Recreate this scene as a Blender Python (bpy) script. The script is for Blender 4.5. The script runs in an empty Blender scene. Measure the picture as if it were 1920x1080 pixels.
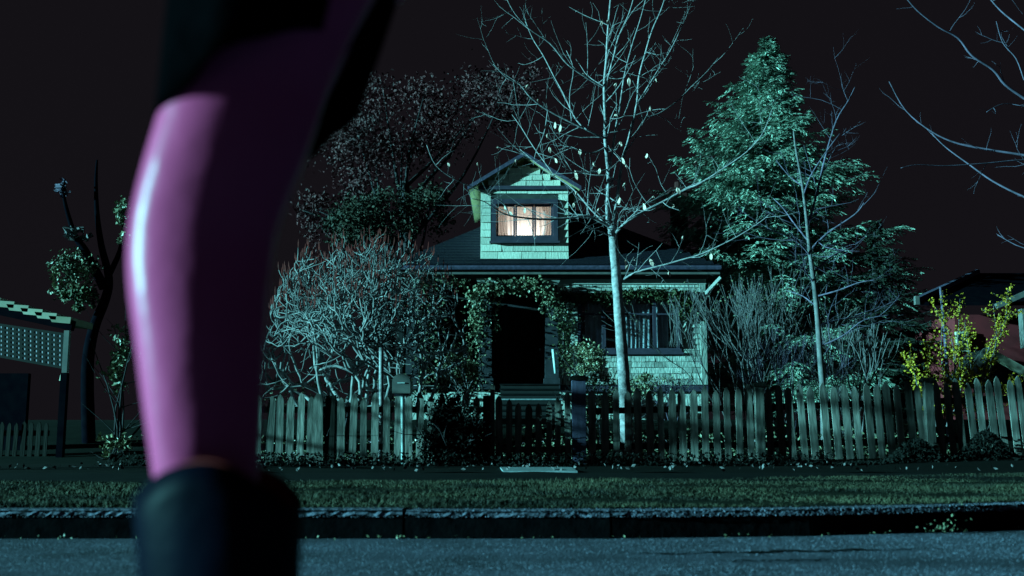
import bpy, math, random
import numpy as np
from mathutils import Vector, Matrix, Euler
R = math.radians
# ------------------------------------------------------------------ camera, sky, moon, exposure
scn = bpy.context.scene
CAM_Z, FPX, TILT = 0.42, 2000.0, math.atan(290/2000)
cam_d = bpy.data.cameras.new('camera'); cam = bpy.data.objects.new('camera', cam_d)
scn.collection.objects.link(cam); scn.camera = cam
cam.location = (0, 0, CAM_Z); cam.rotation_euler = (R(90)+TILT, 0, 0)
cam_d.sensor_width = 36; cam_d.lens = 36*FPX/1920
cam_d.clip_start = 0.05; cam_d.clip_end = 2000
cam_d.dof.use_dof = True; cam_d.dof.focus_distance = 18; cam_d.dof.aperture_fstop = 3.2

SUN_AZ, SUN_EL = R(75), R(8.5)          # azimuth left of the camera side, elevation
S = Vector((-math.sin(SUN_AZ)*math.cos(SUN_EL), -math.cos(SUN_AZ)*math.cos(SUN_EL), math.sin(SUN_EL)))
w = bpy.data.worlds.new('World'); scn.world = w; w.use_nodes = True
nt = w.node_tree; nt.nodes.clear()
sky = nt.nodes.new('ShaderNodeTexSky'); sky.sky_type = 'NISHITA'; sky.sun_disc = False
sky.sun_elevation = SUN_EL; sky.sun_rotation = math.atan2(S.x, S.y)
bw = nt.nodes.new('ShaderNodeRGBToBW')
tint = nt.nodes.new('ShaderNodeMix'); tint.data_type = 'RGBA'; tint.blend_type = 'MULTIPLY'; tint.inputs[0].default_value = 1
tint.inputs[7].default_value = (1.0, .86, 1.15, 1)
flat = nt.nodes.new('ShaderNodeMix'); flat.data_type = 'RGBA'; flat.inputs[0].default_value = .85
flat.inputs[7].default_value = (4.2, 4.2, 4.2, 1)
bg = nt.nodes.new('ShaderNodeBackground'); bg.inputs[1].default_value = 0.0007
wo = nt.nodes.new('ShaderNodeOutputWorld')
nt.links.new(sky.outputs[0], bw.inputs[0]); nt.links.new(bw.outputs[0], flat.inputs[6])
nt.links.new(flat.outputs[2], tint.inputs[6]); nt.links.new(tint.outputs[2], bg.inputs[0]); nt.links.new(bg.outputs[0], wo.inputs[0])
sun_d = bpy.data.lights.new('moon', 'SUN'); sun_d.energy = 5.0; sun_d.angle = R(0.6); sun_d.color = (.27, .98, 1.0)
sun = bpy.data.objects.new('moon', sun_d); scn.collection.objects.link(sun)
sun.rotation_euler = S.to_track_quat('Z', 'Y').to_euler(); sun.location = S*60
scn.view_settings.view_transform = 'Standard'; scn.view_settings.look = 'None'
scn.view_settings.exposure = 1.3; scn.view_settings.gamma = 1
scn.cycles.use_adaptive_sampling = True; scn.cycles.adaptive_threshold = 0.01
scn.cycles.max_bounces = 6; scn.cycles.transparent_max_bounces = 12; scn.cycles.use_denoising = True

COL = scn.collection
rng = random.Random(7)
def P(px, py, Y):
    u = (px-960)/FPX; v = (540-py)/FPX; c, s = math.cos(TILT), math.sin(TILT)
    k = Y/(c - v*s)
    return Vector((u*k, Y, CAM_Z + (s + v*c)*k))
def MPP(Y): return Y/FPX/math.cos(TILT)          # metres per photo pixel, roughly
# ------------------------------------------------------------------ materials
MATS = {}
WARM = {'skin_pink_light','flower_yellow','bud_red','boot_lining','wall_red','brick','leaf_brown','leaf_dry','wallpaper','soffit','shingle_white','conifer','conifer_dark'}
def mat(name, col, col2=None, rough=.8, scale=6., bump=0., spec=.3, detail=6, stretch=(1,1,1), metal=0., per_obj=0., contrast=1., bscale=None):
    m = bpy.data.materials.new(name); m.use_nodes = True; t = m.node_tree; b = t.nodes['Principled BSDF']
    col2 = col2 or tuple(c*.6 for c in col)
    if name not in WARM: col, col2 = [(c[0]*.8, c[1]*1.1, c[2]*1.15) for c in (col, col2)]
    b.inputs['Roughness'].default_value = rough; b.inputs['Specular IOR Level'].default_value = spec; b.inputs['Metallic'].default_value = metal
    tc = t.nodes.new('ShaderNodeTexCoord'); mp = t.nodes.new('ShaderNodeMapping'); mp.inputs['Scale'].default_value = stretch
    n = t.nodes.new('ShaderNodeTexNoise'); n.inputs['Scale'].default_value = scale; n.inputs['Detail'].default_value = detail
    oi = t.nodes.new('ShaderNodeObjectInfo')
    ad = t.nodes.new('ShaderNodeVectorMath'); ad.operation = 'ADD'
    sc = t.nodes.new('ShaderNodeVectorMath'); sc.operation = 'SCALE'; sc.inputs[3].default_value = 37.
    cb = t.nodes.new('ShaderNodeCombineXYZ')
    for i in range(3): t.links.new(oi.outputs['Random'], cb.inputs[i])
    t.links.new(cb.outputs[0], sc.inputs[0]); t.links.new(tc.outputs['Object'], ad.inputs[0]); t.links.new(sc.outputs[0], ad.inputs[1])
    t.links.new(ad.outputs[0], mp.inputs[0]); t.links.new(mp.outputs[0], n.inputs[0])
    r = t.nodes.new('ShaderNodeValToRGB'); k = .22/contrast
    r.color_ramp.elements[0].position = .5-k; r.color_ramp.elements[0].color = (*col2, 1)
    r.color_ramp.elements[1].position = .5+k; r.color_ramp.elements[1].color = (*col, 1)
    t.links.new(n.outputs[0], r.inputs[0]); out = r.outputs[0]
    if per_obj:
        mr = t.nodes.new('ShaderNodeMapRange'); mr.inputs[3].default_value = 1-per_obj; mr.inputs[4].default_value = 1+per_obj*.5
        t.links.new(oi.outputs['Random'], mr.inputs[0])
        mx = t.nodes.new('ShaderNodeVectorMath'); mx.operation = 'SCALE'
        t.links.new(out, mx.inputs[0]); t.links.new(mr.outputs[0], mx.inputs[3]); out = mx.outputs[0]
    t.links.new(out, b.inputs['Base Color'])
    if bump:
        bp = t.nodes.new('ShaderNodeBump'); bp.inputs['Strength'].default_value = bump; bp.inputs['Distance'].default_value = .02
        if bscale:
            n2 = t.nodes.new('ShaderNodeTexNoise'); n2.inputs['Scale'].default_value = bscale; n2.inputs['Detail'].default_value = 4
            t.links.new(mp.outputs[0], n2.inputs[0]); t.links.new(n2.outputs[0], bp.inputs['Height'])
        else: t.links.new(n.outputs[0], bp.inputs['Height'])
        t.links.new(bp.outputs[0], b.inputs['Normal'])
    MATS[name] = m; return m
mat('asphalt', (.105,.08,.118), (.03,.024,.036), .9, 2.2, .8, .2, 8, contrast=.9, bscale=150)
mat('road_stone', (.26,.20,.28), (.05,.04,.055), .7, 30, 0, .3, 2, contrast=1.5)
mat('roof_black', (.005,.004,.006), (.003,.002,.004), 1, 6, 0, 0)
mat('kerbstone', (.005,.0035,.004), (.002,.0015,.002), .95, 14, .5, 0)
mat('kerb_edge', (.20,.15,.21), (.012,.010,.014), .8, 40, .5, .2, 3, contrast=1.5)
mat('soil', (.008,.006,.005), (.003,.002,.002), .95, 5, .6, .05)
mat('turf', (.022,.018,.011), (.008,.007,.005), .95, 5, .4, .05)
mat('yard_turf', (.009,.008,.006), (.003,.003,.002), .95, 3, .4, .05)
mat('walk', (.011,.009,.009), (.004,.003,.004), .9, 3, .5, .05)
mat('concrete', (.34,.30,.32), (.18,.16,.17), .85, 9, .3, .2)
mat('grass', (.085,.060,.036), (.012,.010,.008), .7, 1.9, 0, .15, contrast=1.3)
mat('picket_wood', (.36,.25,.225), (.10,.072,.065), .85, 4, .5, .12, stretch=(5,5,.8), per_obj=.6)
mat('picket_dark', (.022,.015,.013), (.010,.007,.006), .85, 5, .3, .1, stretch=(6,6,.6), per_obj=.4)
mat('post_blue', (.10,.062,.115), (.05,.035,.06), .7, 5, .2, .3, stretch=(5,5,.8))
mat('pale_metal', (.6,.55,.55), (.4,.36,.36), .5, 8, 0, .4)
mat('mailbox_paint', (.17,.12,.11), (.10,.07,.07), .5, 6, 0, .4)
mat('shingle_white', (.78,.78,.68), (.56,.56,.49), .75, 7, .4, .2, stretch=(8,1,1), per_obj=.2)
mat('shingle_weathered', (.80,.62,.56), (.26,.20,.18), .8, 5, .6, .2, stretch=(5,1,1.5), per_obj=.45)
mat('sheathing', (.07,.055,.05), (.04,.03,.03), .9, 6)
mat('soffit', (.42,.36,.20), (.34,.29,.16), .8, 4)
mat('trim', (.55,.43,.38), (.38,.30,.28), .7, 6)
mat('fascia_dark', (.10,.062,.05), (.05,.032,.03), .75, 6, stretch=(.6,4,4))
mat('roof_shingle', (.016,.011,.019), (.007,.005,.009), .9, 16, .5, .08, stretch=(2,1,1))
mat('dormer_roof', (.11,.065,.115), (.05,.032,.055), .8, 12, .4, .2)
mat('frame_dark', (.07,.040,.065), (.04,.025,.04), .6, 6)
mat('brick', (.05,.016,.016), (.025,.009,.010), .9, 10, .4, .1)
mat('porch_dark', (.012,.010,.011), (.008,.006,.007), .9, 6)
mat('porch_column', (.035,.026,.035), (.015,.012,.016), .8, 6, .2)
mat('drape', (.50,.38,.42), (.25,.19,.21), .9, 4, 0, .1)
mat('bark_pale', (.48,.32,.33), (.16,.105,.115), .75, 9, .8, .3, stretch=(1.5,1.5,2.2))
mat('bark_bare', (.42,.29,.29), (.06,.04,.045), .8, 4, .3, .2)
mat('bark_twig', (.24,.155,.16), (.07,.048,.052), .8, 8, .2, .2)
mat('bark_violet', (.22,.12,.185), (.07,.042,.062), .8, 8, .2, .2)
mat('bark_dark', (.05,.03,.034), (.014,.010,.012), .9, 7, .6, .2, stretch=(2,2,.5))
mat('bud_red', (.28,.035,.032), (.10,.02,.02), .7, 9)
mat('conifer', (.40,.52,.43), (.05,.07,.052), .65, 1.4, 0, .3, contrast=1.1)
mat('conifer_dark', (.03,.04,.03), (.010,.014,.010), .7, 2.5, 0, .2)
mat('ivy', (.26,.195,.115), (.035,.032,.02), .5, 3.0, 0, .45)
mat('ivy_green', (.085,.075,.03), (.025,.024,.012), .6, 3, 0, .3)
mat('leaf_gloss', (.42,.30,.18), (.05,.038,.022), .4, 4.5, 0, .5)
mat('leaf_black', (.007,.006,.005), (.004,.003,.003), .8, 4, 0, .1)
mat('leaf_brown', (.10,.021,.028), (.028,.010,.014), .7, 1.4, 0, .3)
mat('leaf_olive', (.035,.022,.011), (.012,.010,.006), .7, 1.6, 0, .3)
mat('leaf_dry', (.85,.62,.55), (.6,.38,.33), .7, 8)
mat('flower_yellow', (.50,.30,.018), (.18,.115,.009), .7, 5)
mat('flower_white', (.9,.55,.6), (.5,.3,.35), .7, 8)
mat('wall_red', (.15,.012,.018), (.09,.008,.012), .85, 3)
mat('board_pale', (.62,.42,.34), (.36,.26,.16), .75, 3, .2, .2, per_obj=.3)
mat('lattice_back', (.60,.40,.46), (.42,.28,.33), .8, 4)
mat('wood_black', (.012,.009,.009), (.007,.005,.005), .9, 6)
mat('skin_pink_light', (.56,.064,.19), (.46,.048,.145), .33, 4, .10, .11, bscale=14)  # pink light on the leg is mixed into this base colour
mat('cloth_black', (.0016,.0012,.0016), (.0008,.0006,.0008), 1, 30, .3, 0)
mat('boot_leather', (.0020,.0020,.0075), (.001,.001,.0035), .5, 9, .3, .03)
mat('boot_lining', (.35,.022,.020), (.20,.015,.014), .8, 20)
mat('hair', (.010,.006,.006), (.004,.003,.003), .5, 30)
mat('wallpaper', (.75,.62,.5), (.7,.58,.46), .9, 3)
def glass_mat():
    m = bpy.data.materials.new('window_glass'); m.use_nodes = True; t = m.node_tree; t.nodes.clear()
    o = t.nodes.new('ShaderNodeOutputMaterial'); mx = t.nodes.new('ShaderNodeMixShader'); tr = t.nodes.new('ShaderNodeBsdfTransparent')
    tr.inputs[0].default_value = (.9,.92,.93,1)
    g = t.nodes.new('ShaderNodeBsdfGlossy'); g.inputs['Roughness'].default_value = .05; mx.inputs[0].default_value = .08
    t.links.new(tr.outputs[0], mx.inputs[1]); t.links.new(g.outputs[0], mx.inputs[2]); t.links.new(mx.outputs[0], o.inputs[0]); MATS['glass'] = m
glass_mat()
def curtain_mat():
    m = bpy.data.materials.new('sheer_curtain'); m.use_nodes = True; t = m.node_tree; t.nodes.clear()
    o = t.nodes.new('ShaderNodeOutputMaterial'); a = t.nodes.new('ShaderNodeAddShader')
    d = t.nodes.new('ShaderNodeBsdfDiffuse'); d.inputs[0].default_value = (.40,.32,.34,1)
    l = t.nodes.new('ShaderNodeBsdfTranslucent'); l.inputs[0].default_value = (.48,.48,.46,1)
    t.links.new(d.outputs[0], a.inputs[0]); t.links.new(l.outputs[0], a.inputs[1]); t.links.new(a.outputs[0], o.inputs[0]); MATS['sheer'] = m
curtain_mat()
# ------------------------------------------------------------------ mesh helpers
class MB:
    def __init__(s): s.v = []; s.f = []
    def box(s, lo, hi): 
        x0,y0,z0 = lo; x1,y1,z1 = hi; b = len(s.v)
        s.v += [(x0,y0,z0),(x1,y0,z0),(x1,y1,z0),(x0,y1,z0),(x0,y0,z1),(x1,y0,z1),(x1,y1,z1),(x0,y1,z1)]
        s.f += [tuple(b+i for i in q) for q in ((3,2,1,0),(4,5,6,7),(0,1,5,4),(1,2,6,5),(2,3,7,6),(3,0,4,7))]; return s
    def hexa(s, pts):                      # 8 corners: bottom ring, top ring
        b = len(s.v); s.v += [tuple(p) for p in pts]
        s.f += [tuple(b+i for i in q) for q in ((3,2,1,0),(4,5,6,7),(0,1,5,4),(1,2,6,5),(2,3,7,6),(3,0,4,7))]; return s
    def beam(s, a, c, w, h, up=(0,0,1)):   # square bar from a to c
        a, c = Vector(a), Vector(c); d = (c-a).normalized(); u = Vector(up); sd = d.cross(u).normalized(); u = sd.cross(d)
        sd *= w/2; u *= h/2
        return s.hexa([a-sd-u, a+sd-u, a+sd+u, a-sd+u, c-sd-u, c+sd-u, c+sd+u, c-sd+u])
    def prism(s, poly, d):                 # poly: 3-D outline, extruded by vector d
        b = len(s.v); n = len(poly); d = Vector(d)
        s.v += [tuple(p) for p in poly] + [tuple(Vector(p)+d) for p in poly]
        s.f.append(tuple(b+i for i in range(n))[::-1]); s.f.append(tuple(b+n+i for i in range(n)))
        for i in range(n): j = (i+1) % n; s.f.append((b+i, b+j, b+n+j, b+n+i))
        return s
    def quad(s, *p): b = len(s.v); s.v += [tuple(q) for q in p]; s.f.append(tuple(range(b, b+len(p)))); return s
    def tube(s, pts, rad, n=6, cap=True):
        pts = [Vector(p) for p in pts]; b = len(s.v); m = len(pts); ref = None
        for i, p in enumerate(pts):
            d = (pts[min(i+1,m-1)]-pts[max(i-1,0)])
            d = d.normalized() if d.length > 1e-9 else Vector((0,0,1))
            if ref is None: ref = d.orthogonal().normalized()
            ref = (ref - d*ref.dot(d)); ref = ref.normalized() if ref.length > 1e-6 else d.orthogonal().normalized()
            o = d.cross(ref); r = rad[i] if hasattr(rad, '__len__') else rad
            for k in range(n):
                a = 2*math.pi*k/n; s.v.append(tuple(p + ref*(r*math.cos(a)) + o*(r*math.sin(a))))
        for i in range(m-1):
            for k in range(n):
                j = (k+1) % n; s.f.append((b+i*n+k, b+i*n+j, b+(i+1)*n+j, b+(i+1)*n+k))
        if cap: s.f.append(tuple(b+k for k in range(n))[::-1]); s.f.append(tuple(b+(m-1)*n+k for k in range(n)))
        return s
    def loft(s, rings, closed=True, cap=True):
        b = len(s.v); n = len(rings[0]); m = len(rings)
        for r in rings: s.v += [tuple(p) for p in r]
        for i in range(m-1):
            for k in range(n if closed else n-1):
                j = (k+1) % n; s.f.append((b+i*n+k, b+i*n+j, b+(i+1)*n+j, b+(i+1)*n+k))
        if cap: s.f.append(tuple(b+k for k in range(n))[::-1]); s.f.append(tuple(b+(m-1)*n+k for k in range(n)))
        return s
    def mesh(s, name, smooth=False):
        me = bpy.data.meshes.new(name); me.from_pydata(s.v, [], s.f); me.update()
        if smooth: me.polygons.foreach_set('use_smooth', [True]*len(me.polygons))
        return me
    def build(s, name, m, parent=None, smooth=False, **k):
        return link(name, s.mesh(name, smooth), m, parent, **k)
def link(name, me, m, parent=None, label=None, cat=None, group=None, kind=None):
    if m and not me.materials: me.materials.append(MATS[m])
    o = bpy.data.objects.new(name, me); COL.objects.link(o)
    if parent:
        o.parent = parent; o.matrix_parent_inverse = Matrix.Translation(-parent.location)
    return tag(o, label, cat, group, kind)
def tag(o, label=None, cat=None, group=None, kind=None):
    if label: o['label'] = label
    if cat: o['category'] = cat
    if group: o['group'] = group
    if kind: o['kind'] = kind
    return o
def thing(name, loc, label, cat, group=None):
    o = bpy.data.objects.new(name, None); COL.objects.link(o); o.location = loc; o.empty_display_size = .2
    return tag(o, label, cat, group)
def leaves(mb, pts, size, rs, asp=.55, norm=None, jit=1.):   # one folded leaf (two faces) at each point
    for p in pts:
        d = Vector((rs.gauss(0,1), rs.gauss(0,1), rs.gauss(0,1)*jit)).normalized(); e = d.orthogonal()
        e.rotate(Matrix.Rotation(rs.random()*6.283, 3, d)); L = size*rs.uniform(.6,1.3); p = Vector(p)
        e = e.normalized(); nn = d.cross(e)
        b = len(mb.v); a = p+d*L*.5; c = p-d*L*.5; ww = L*asp*.5
        mb.v += [tuple(c), tuple(p+e*ww+nn*ww*.3), tuple(a), tuple(p-e*ww+nn*ww*.3)]
        mb.f += [(b,b+1,b+2), (b,b+2,b+3)]
def blob_pts(c, r, n, rs, clumps=10, shell=.5):               # uneven crown: points in random clumps in an ellipsoid
    c = Vector(c); r = Vector(r); cs = []
    for _ in range(clumps):
        d = Vector((rs.gauss(0,1), rs.gauss(0,1), rs.gauss(0,1))).normalized()*rs.uniform(shell, 1)**.6
        cs.append((d, rs.uniform(.16,.36)))
    out = []
    for _ in range(n):
        d, q = rs.choice(cs); e = Vector((rs.gauss(0,1), rs.gauss(0,1), rs.gauss(0,1)))*q*.6
        v = (d*.85+e); out.append(c+Vector((v.x*r.x, v.y*r.y, v.z*r.z)))
    return out
def smooth_line(pts, k=4):
    pts = [Vector(p) for p in pts]; out = []
    for i in range(len(pts)-1):
        p0 = pts[max(i-1,0)]; p1 = pts[i]; p2 = pts[i+1]; p3 = pts[min(i+2,len(pts)-1)]
        for j in range(k):
            t = j/k; out.append(.5*((2*p1)+(p2-p0)*t+(2*p0-5*p1+4*p2-p3)*t*t+(3*p1-p0-3*p2+p3)*t**3))
    out.append(pts[-1]); return out
def sstep(x): x = max(0., min(1., x)); return x*x*(3-2*x)
def yz(Y): return .12 + .80*sstep((Y-15.4)/7.6)                # the front yard climbs to the house
def kerbY(x): return 4.82 + (.10*max(0, x-.2)**2 if x < 4 else .10*3.8**2+.76*(x-4)*.3)
# ------------------------------------------------------------------ ground, road, kerb, verge
def sheet(name, m, xs, f0, f1, z, ny=1, zf=None, kind='structure'):
    mb = MB(); g = []
    for x in xs:
        row = []
        for j in range(ny+1):
            y = f0(x)+(f1(x)-f0(x))*j/ny; row.append(len(mb.v)); mb.v.append((x, y, zf(x,y) if zf else z))
        g.append(row)
    for i in range(len(xs)-1):
        for j in range(ny): mb.f.append((g[i][j], g[i+1][j], g[i+1][j+1], g[i][j+1]))
    return mb.build(name, m, None, True, kind=kind)
XS = [-300,-60,-20,-8] + [-4+.5*i for i in range(17)] + [6,8,12,20,60,300]
sheet('ground', 'soil', [-900,-300,0,300,900], lambda x: -300, lambda x: 1500, -.06, 4)
sheet('road', 'asphalt', XS, lambda x: -40, lambda x: min(kerbY(x), 9)+.02, 0)
kmax = lambda x: min(kerbY(x), 9)
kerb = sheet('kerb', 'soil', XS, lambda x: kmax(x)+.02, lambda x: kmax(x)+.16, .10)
kx = -6.0; i = 0
while kx < 6.5:
    L = .92; x1 = kx+L; y0, y1 = kmax(kx+.006), kmax(x1-.006); ztop = .12+rng.uniform(-.004,.004)
    st = MB().hexa([(kx+.006,y0,-.03),(x1-.006,y1,-.03),(x1-.006,y1+.16,-.03),(kx+.006,y0+.16,-.03),
               (kx+.006,y0+.015,ztop),(x1-.006,y1+.015,ztop),(x1-.006,y1+.16,ztop),(kx+.006,y0+.16,ztop)])
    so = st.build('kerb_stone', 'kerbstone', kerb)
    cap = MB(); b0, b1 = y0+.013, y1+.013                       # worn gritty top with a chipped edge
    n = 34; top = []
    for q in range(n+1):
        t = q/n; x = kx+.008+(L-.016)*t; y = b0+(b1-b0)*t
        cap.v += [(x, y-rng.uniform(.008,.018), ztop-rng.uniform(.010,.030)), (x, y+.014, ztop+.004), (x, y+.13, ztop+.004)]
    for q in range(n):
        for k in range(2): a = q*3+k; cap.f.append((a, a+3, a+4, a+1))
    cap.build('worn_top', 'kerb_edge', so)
    kx = x1
sheet('verge', 'turf', XS, lambda x: kmax(x)+.15, lambda x: 8.3+.05*x if abs(x)<20 else 9.2, .124, 3)
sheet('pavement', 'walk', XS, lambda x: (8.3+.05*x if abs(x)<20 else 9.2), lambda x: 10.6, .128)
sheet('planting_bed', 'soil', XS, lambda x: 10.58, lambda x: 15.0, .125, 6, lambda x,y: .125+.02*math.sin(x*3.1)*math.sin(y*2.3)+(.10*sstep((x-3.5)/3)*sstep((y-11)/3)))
sheet('yard', 'yard_turf', XS, lambda x: 14.95, lambda x: 120, .12, 60, lambda x,y: yz(y)+ (.02*math.sin(x*2.2+y) if abs(x)<30 else 0))
def grass():
    mb = MB(); rs = random.Random(3); v = mb.v; f = mb.f
    for _ in range(150000):
        x = rs.uniform(-4.6, 5.2); y = kmax(x)+.15 + (3.5+.05*x)*rs.random()**1.25
        if abs(x)/(y) > .53: continue
        cl = math.sin(x*1.7+math.sin(y*2.3)*1.4)*math.sin(y*3.1+x*.6)
        if rs.random() > .5+.35*cl+.35*math.sin(x*5.3+y*1.1)*math.sin(y*7.7-x*2): continue
        h = rs.uniform(.006,.026)*(1+.5*cl); a = rs.random()*6.283; wd = rs.uniform(.0025,.006); ln = rs.uniform(0,.045)
        dx, dy = math.cos(a)*wd, math.sin(a)*wd; b = len(v); q = rs.random()*6.283
        v += [(x-dx,y-dy,.12),(x+dx,y+dy,.12),(x+math.cos(q)*ln, y+math.sin(q)*ln, .122+h)]; f.append((b,b+1,b+2))
    # tufts hanging over the kerb
    return mb.build('verge_grass', 'grass', None, label='short patchy green grass on the verge behind the kerb', cat='grass', kind='stuff')
grass()
def gutter_litter():
    mb = MB(); rs = random.Random(5)
    pts = []
    for _ in range(110):
        x = rs.uniform(-2.6,3.2); pts.append((x, kmax(x)-abs(rs.gauss(0,.05))-.01, .006+rs.random()*.012))
    for _ in range(60): pts.append((2.02+rs.gauss(0,.06), kmax(2.0)-.03-abs(rs.gauss(0,.02)), .01+abs(rs.gauss(0,.035))))
    leaves(mb, pts, .014, rs, .6)
    mb.build('gutter_litter', 'ivy', None, label='dead leaves and weeds scattered along the gutter', cat='litter', kind='stuff')
    mb = MB(); pts = []
    for _ in range(320):
        x = rs.uniform(-6,7); y = rs.uniform(10.8,14.6); pts.append((x,y,.14+rs.random()*.03))
    leaves(mb, pts, .05, rs, .6)
    mb.build('fallen_leaves', 'bark_twig', None, label='dull fallen leaves on the dark planting bed before the fence', cat='leaves', kind='stuff')
gutter_litter()
def kerb_grit():
    mb = MB(); rs = random.Random(8)
    for _ in range(9000):
        x = rs.uniform(-2.9,3.4); t = rs.random()**1.6; y = kmax(x)+.0+.15*t; z = .118 if t > .16 else .118-.026*(.16-t)/.16
        r = rs.uniform(.0015,.0048); b = len(mb.v); a = rs.random()*6.28
        mb.v += [(x+r*math.cos(a),y+r*math.sin(a),z),(x+r*math.cos(a+2.1),y+r*math.sin(a+2.1),z),(x+r*math.cos(a+4.2),y+r*math.sin(a+4.2),z),(x,y,z+r*rs.uniform(1,2.2))]
        mb.f += [(b,b+1,b+3),(b+1,b+2,b+3),(b+2,b,b+3)]
    mb.build('kerb_grit', 'kerb_edge', None, label='loose pale grit scattered along the kerb top', cat='grit', kind='stuff')
kerb_grit()
def road_grit():
    mb = MB(); rs = random.Random(9)
    for _ in range(60000):
        y = rs.uniform(3.2,5.2); x = rs.uniform(-.56,.56)*y
        if y > kmax(x)-.01: continue
        if math.sin(x*1.3+y*4)+math.sin(y*9+x*.7)+rs.gauss(0,.9) < -.9: continue
        r = rs.uniform(.0008,.0024); b = len(mb.v); a = rs.random()*6.28
        mb.v += [(x+r*math.cos(a),y+r*math.sin(a),0),(x+r*math.cos(a+2.1),y+r*math.sin(a+2.1),0),(x+r*math.cos(a+4.2),y+r*math.sin(a+4.2),0),(x,y,r*rs.uniform(.6,1.3))]
        mb.f += [(b,b+1,b+3),(b+1,b+2,b+3),(b+2,b,b+3)]
    mb.build('road_grit', 'road_stone', None, label='coarse pale stones standing out of the worn road surface', cat='grit', kind='stuff')
road_grit()
for (x0, y0, x1, y1, wd) in ((1180,1041,1760,1030,.035),(1330,1054,1560,1051,.02)):
    mb = MB(); n_ = 40; ys = random.Random(int(x0))
    for q in range(n_+1):
        t = q/n_; px, py = x0+(x1-x0)*t, y0+(y1-y0)*t; D = CAM_Z*1.0; k = 4.0
        lo_, hi_ = 1.0, 9.0
        for _ in range(40):
            mid = (lo_+hi_)/2
            if P(px,py,mid).z > 0: lo_ = mid
            else: hi_ = mid
        p = P(px,py,lo_); ww = wd*ys.uniform(.1,1.2)*math.sin(math.pi*min(.98,max(.02,t)))**.5; p.y += .02*math.sin(q*.7)+ys.gauss(0,.008); mb.v += [(p.x, p.y-ww, .004), (p.x, p.y+ww, .004)]
    for q in range(n_): mb.f.append((2*q, 2*q+2, 2*q+3, 2*q+1))
    mb.build('road_seam', 'soil', None, kind='structure')
slab = MB(); a = P(944,888,10.2); 
slab.hexa([(-.09,10.9,.10),(.66,10.9,.10),(.70,12.7,.10),(-.14,12.7,.10),(-.09,10.9,.138),(.66,10.9,.138),(.70,12.7,.138),(-.14,12.7,.138)])
slab.build('stepping_slab', 'concrete', None, label='pale concrete slab lying on the ground before the gate', cat='slab')
# ------------------------------------------------------------------ the picket fence
FY = 14.8
def picket_mesh(h, wd, seed):
    rs = random.Random(seed); t = .022; a = wd/2; s1 = rs.uniform(-.004,.004)
    prof = [(-a,0),(a,0),(a,h-.115),(a*.86,h-.07),(a*.45+s1,h-.025),(s1,h),(-a*.45+s1,h-.025),(-a*.86,h-.07),(-a,h-.115)]
    mb = MB().prism([(x, -t/2, z) for x, z in prof], (0,t,0)); return mb.mesh('picket')
PM = [picket_mesh(1.0, .098, k) for k in range(5)]
for m_ in PM: m_.materials.append(MATS['picket_wood'])
PMD = [m_.copy() for m_ in PM]
for m_ in PMD: m_.materials.clear(); m_.materials.append(MATS['picket_dark'])
def ftop(px): return float(np.interp(px, [480,800,1100,1400,1650,1920], [737,736,729,722,716,706]))
def fbot(px): return float(np.interp(px, [480,1100,1500,1920], [868,864,860,850]))
def picket(parent, px, top, bot, Y, lean=0., sw=1., dark=False):
    a = P(px, bot, Y); b = P(px, top, Y); o = bpy.data.objects.new('picket', rng.choice(PMD if dark else PM)); COL.objects.link(o)
    o.parent = parent; o.matrix_parent_inverse = Matrix.Translation(-parent.location)
    o.location = (a.x, Y+rng.uniform(-.006,.006), a.z-.02); o.scale = (sw*rng.uniform(.86,1.08), 1, b.z-a.z+.02)
    o.rotation_euler = (rng.uniform(-.02,.02), -lean+rng.uniform(-.012,.012), rng.uniform(-.05,.05)); return o
def fence_post(parent, px, top, bot, Y, wpx, m, cap=True):
    a = P(px, bot, Y); b = P(px, top, Y); h = wpx*MPP(Y)/2
    o = MB().box((a.x-h, Y-h, a.z-.1), (a.x+h, Y+h, b.z)).build('post', m, parent)
    if cap:
        h2 = h+.03; MB().loft([[(a.x-h2,Y-h2,b.z),(a.x+h2,Y-h2,b.z),(a.x+h2,Y+h2,b.z),(a.x-h2,Y+h2,b.z)],
          [(a.x-h2,Y-h2,b.z+.035),(a.x+h2,Y-h2,b.z+.035),(a.x+h2,Y+h2,b.z+.035),(a.x-h2,Y+h2,b.z+.035)],
          [(a.x-h,Y-h,b.z+.06),(a.x+h,Y-h,b.z+.06),(a.x+h,Y+h,b.z+.06),(a.x-h,Y+h,b.z+.06)]]).build('post_cap', 'picket_dark', o)
    return o
def rail(parent, x0, y0, x1, y1, Y, m='picket_dark'):
    MB().beam(P(x0,y0,Y+.032), P(x1,y1,Y+.032), .035, .085).build('rail', m, parent)
fl = thing('picket_fence', P(660,868,FY), 'weathered wooden picket fence left of the gate, behind the mailbox', 'fence')
for i, px in enumerate([482,504,523,542,562,581,597,639,660,681,702,724,745,766,787,807,829,850,871,892]):
    picket(fl, px, ftop(px)+(7 if i%2 else 0)+rng.uniform(-2,2), fbot(px), FY, rng.uniform(-.01,.02), 1.25 if px==597 else 1)
for px in (618, 914): fence_post(fl, px, 742, 872, FY+.07, 17, 'picket_dark', False)
rail(fl, 470,768,918,768,FY); rail(fl, 470,838,918,838,FY)
gt = thing('garden_gate', P(1000,870,FY), 'low picket gate with scooped top between two posts', 'gate')
for px, tp in ((936,741),(954,748),(972,755),(991,757),(1010,756),(1029,752),(1046,744),(1065,731)): picket(gt, px, tp, 862, FY-.03, 0, .95)
rail(gt, 930,790,1070,790,FY-.03,'picket_wood'); rail(gt, 930,843,1070,843,FY-.03,'picket_wood')
MB().beam(P(934,843,FY+.03), P(1066,790,FY+.03), .03, .07).build('brace', 'picket_dark', gt)
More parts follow.
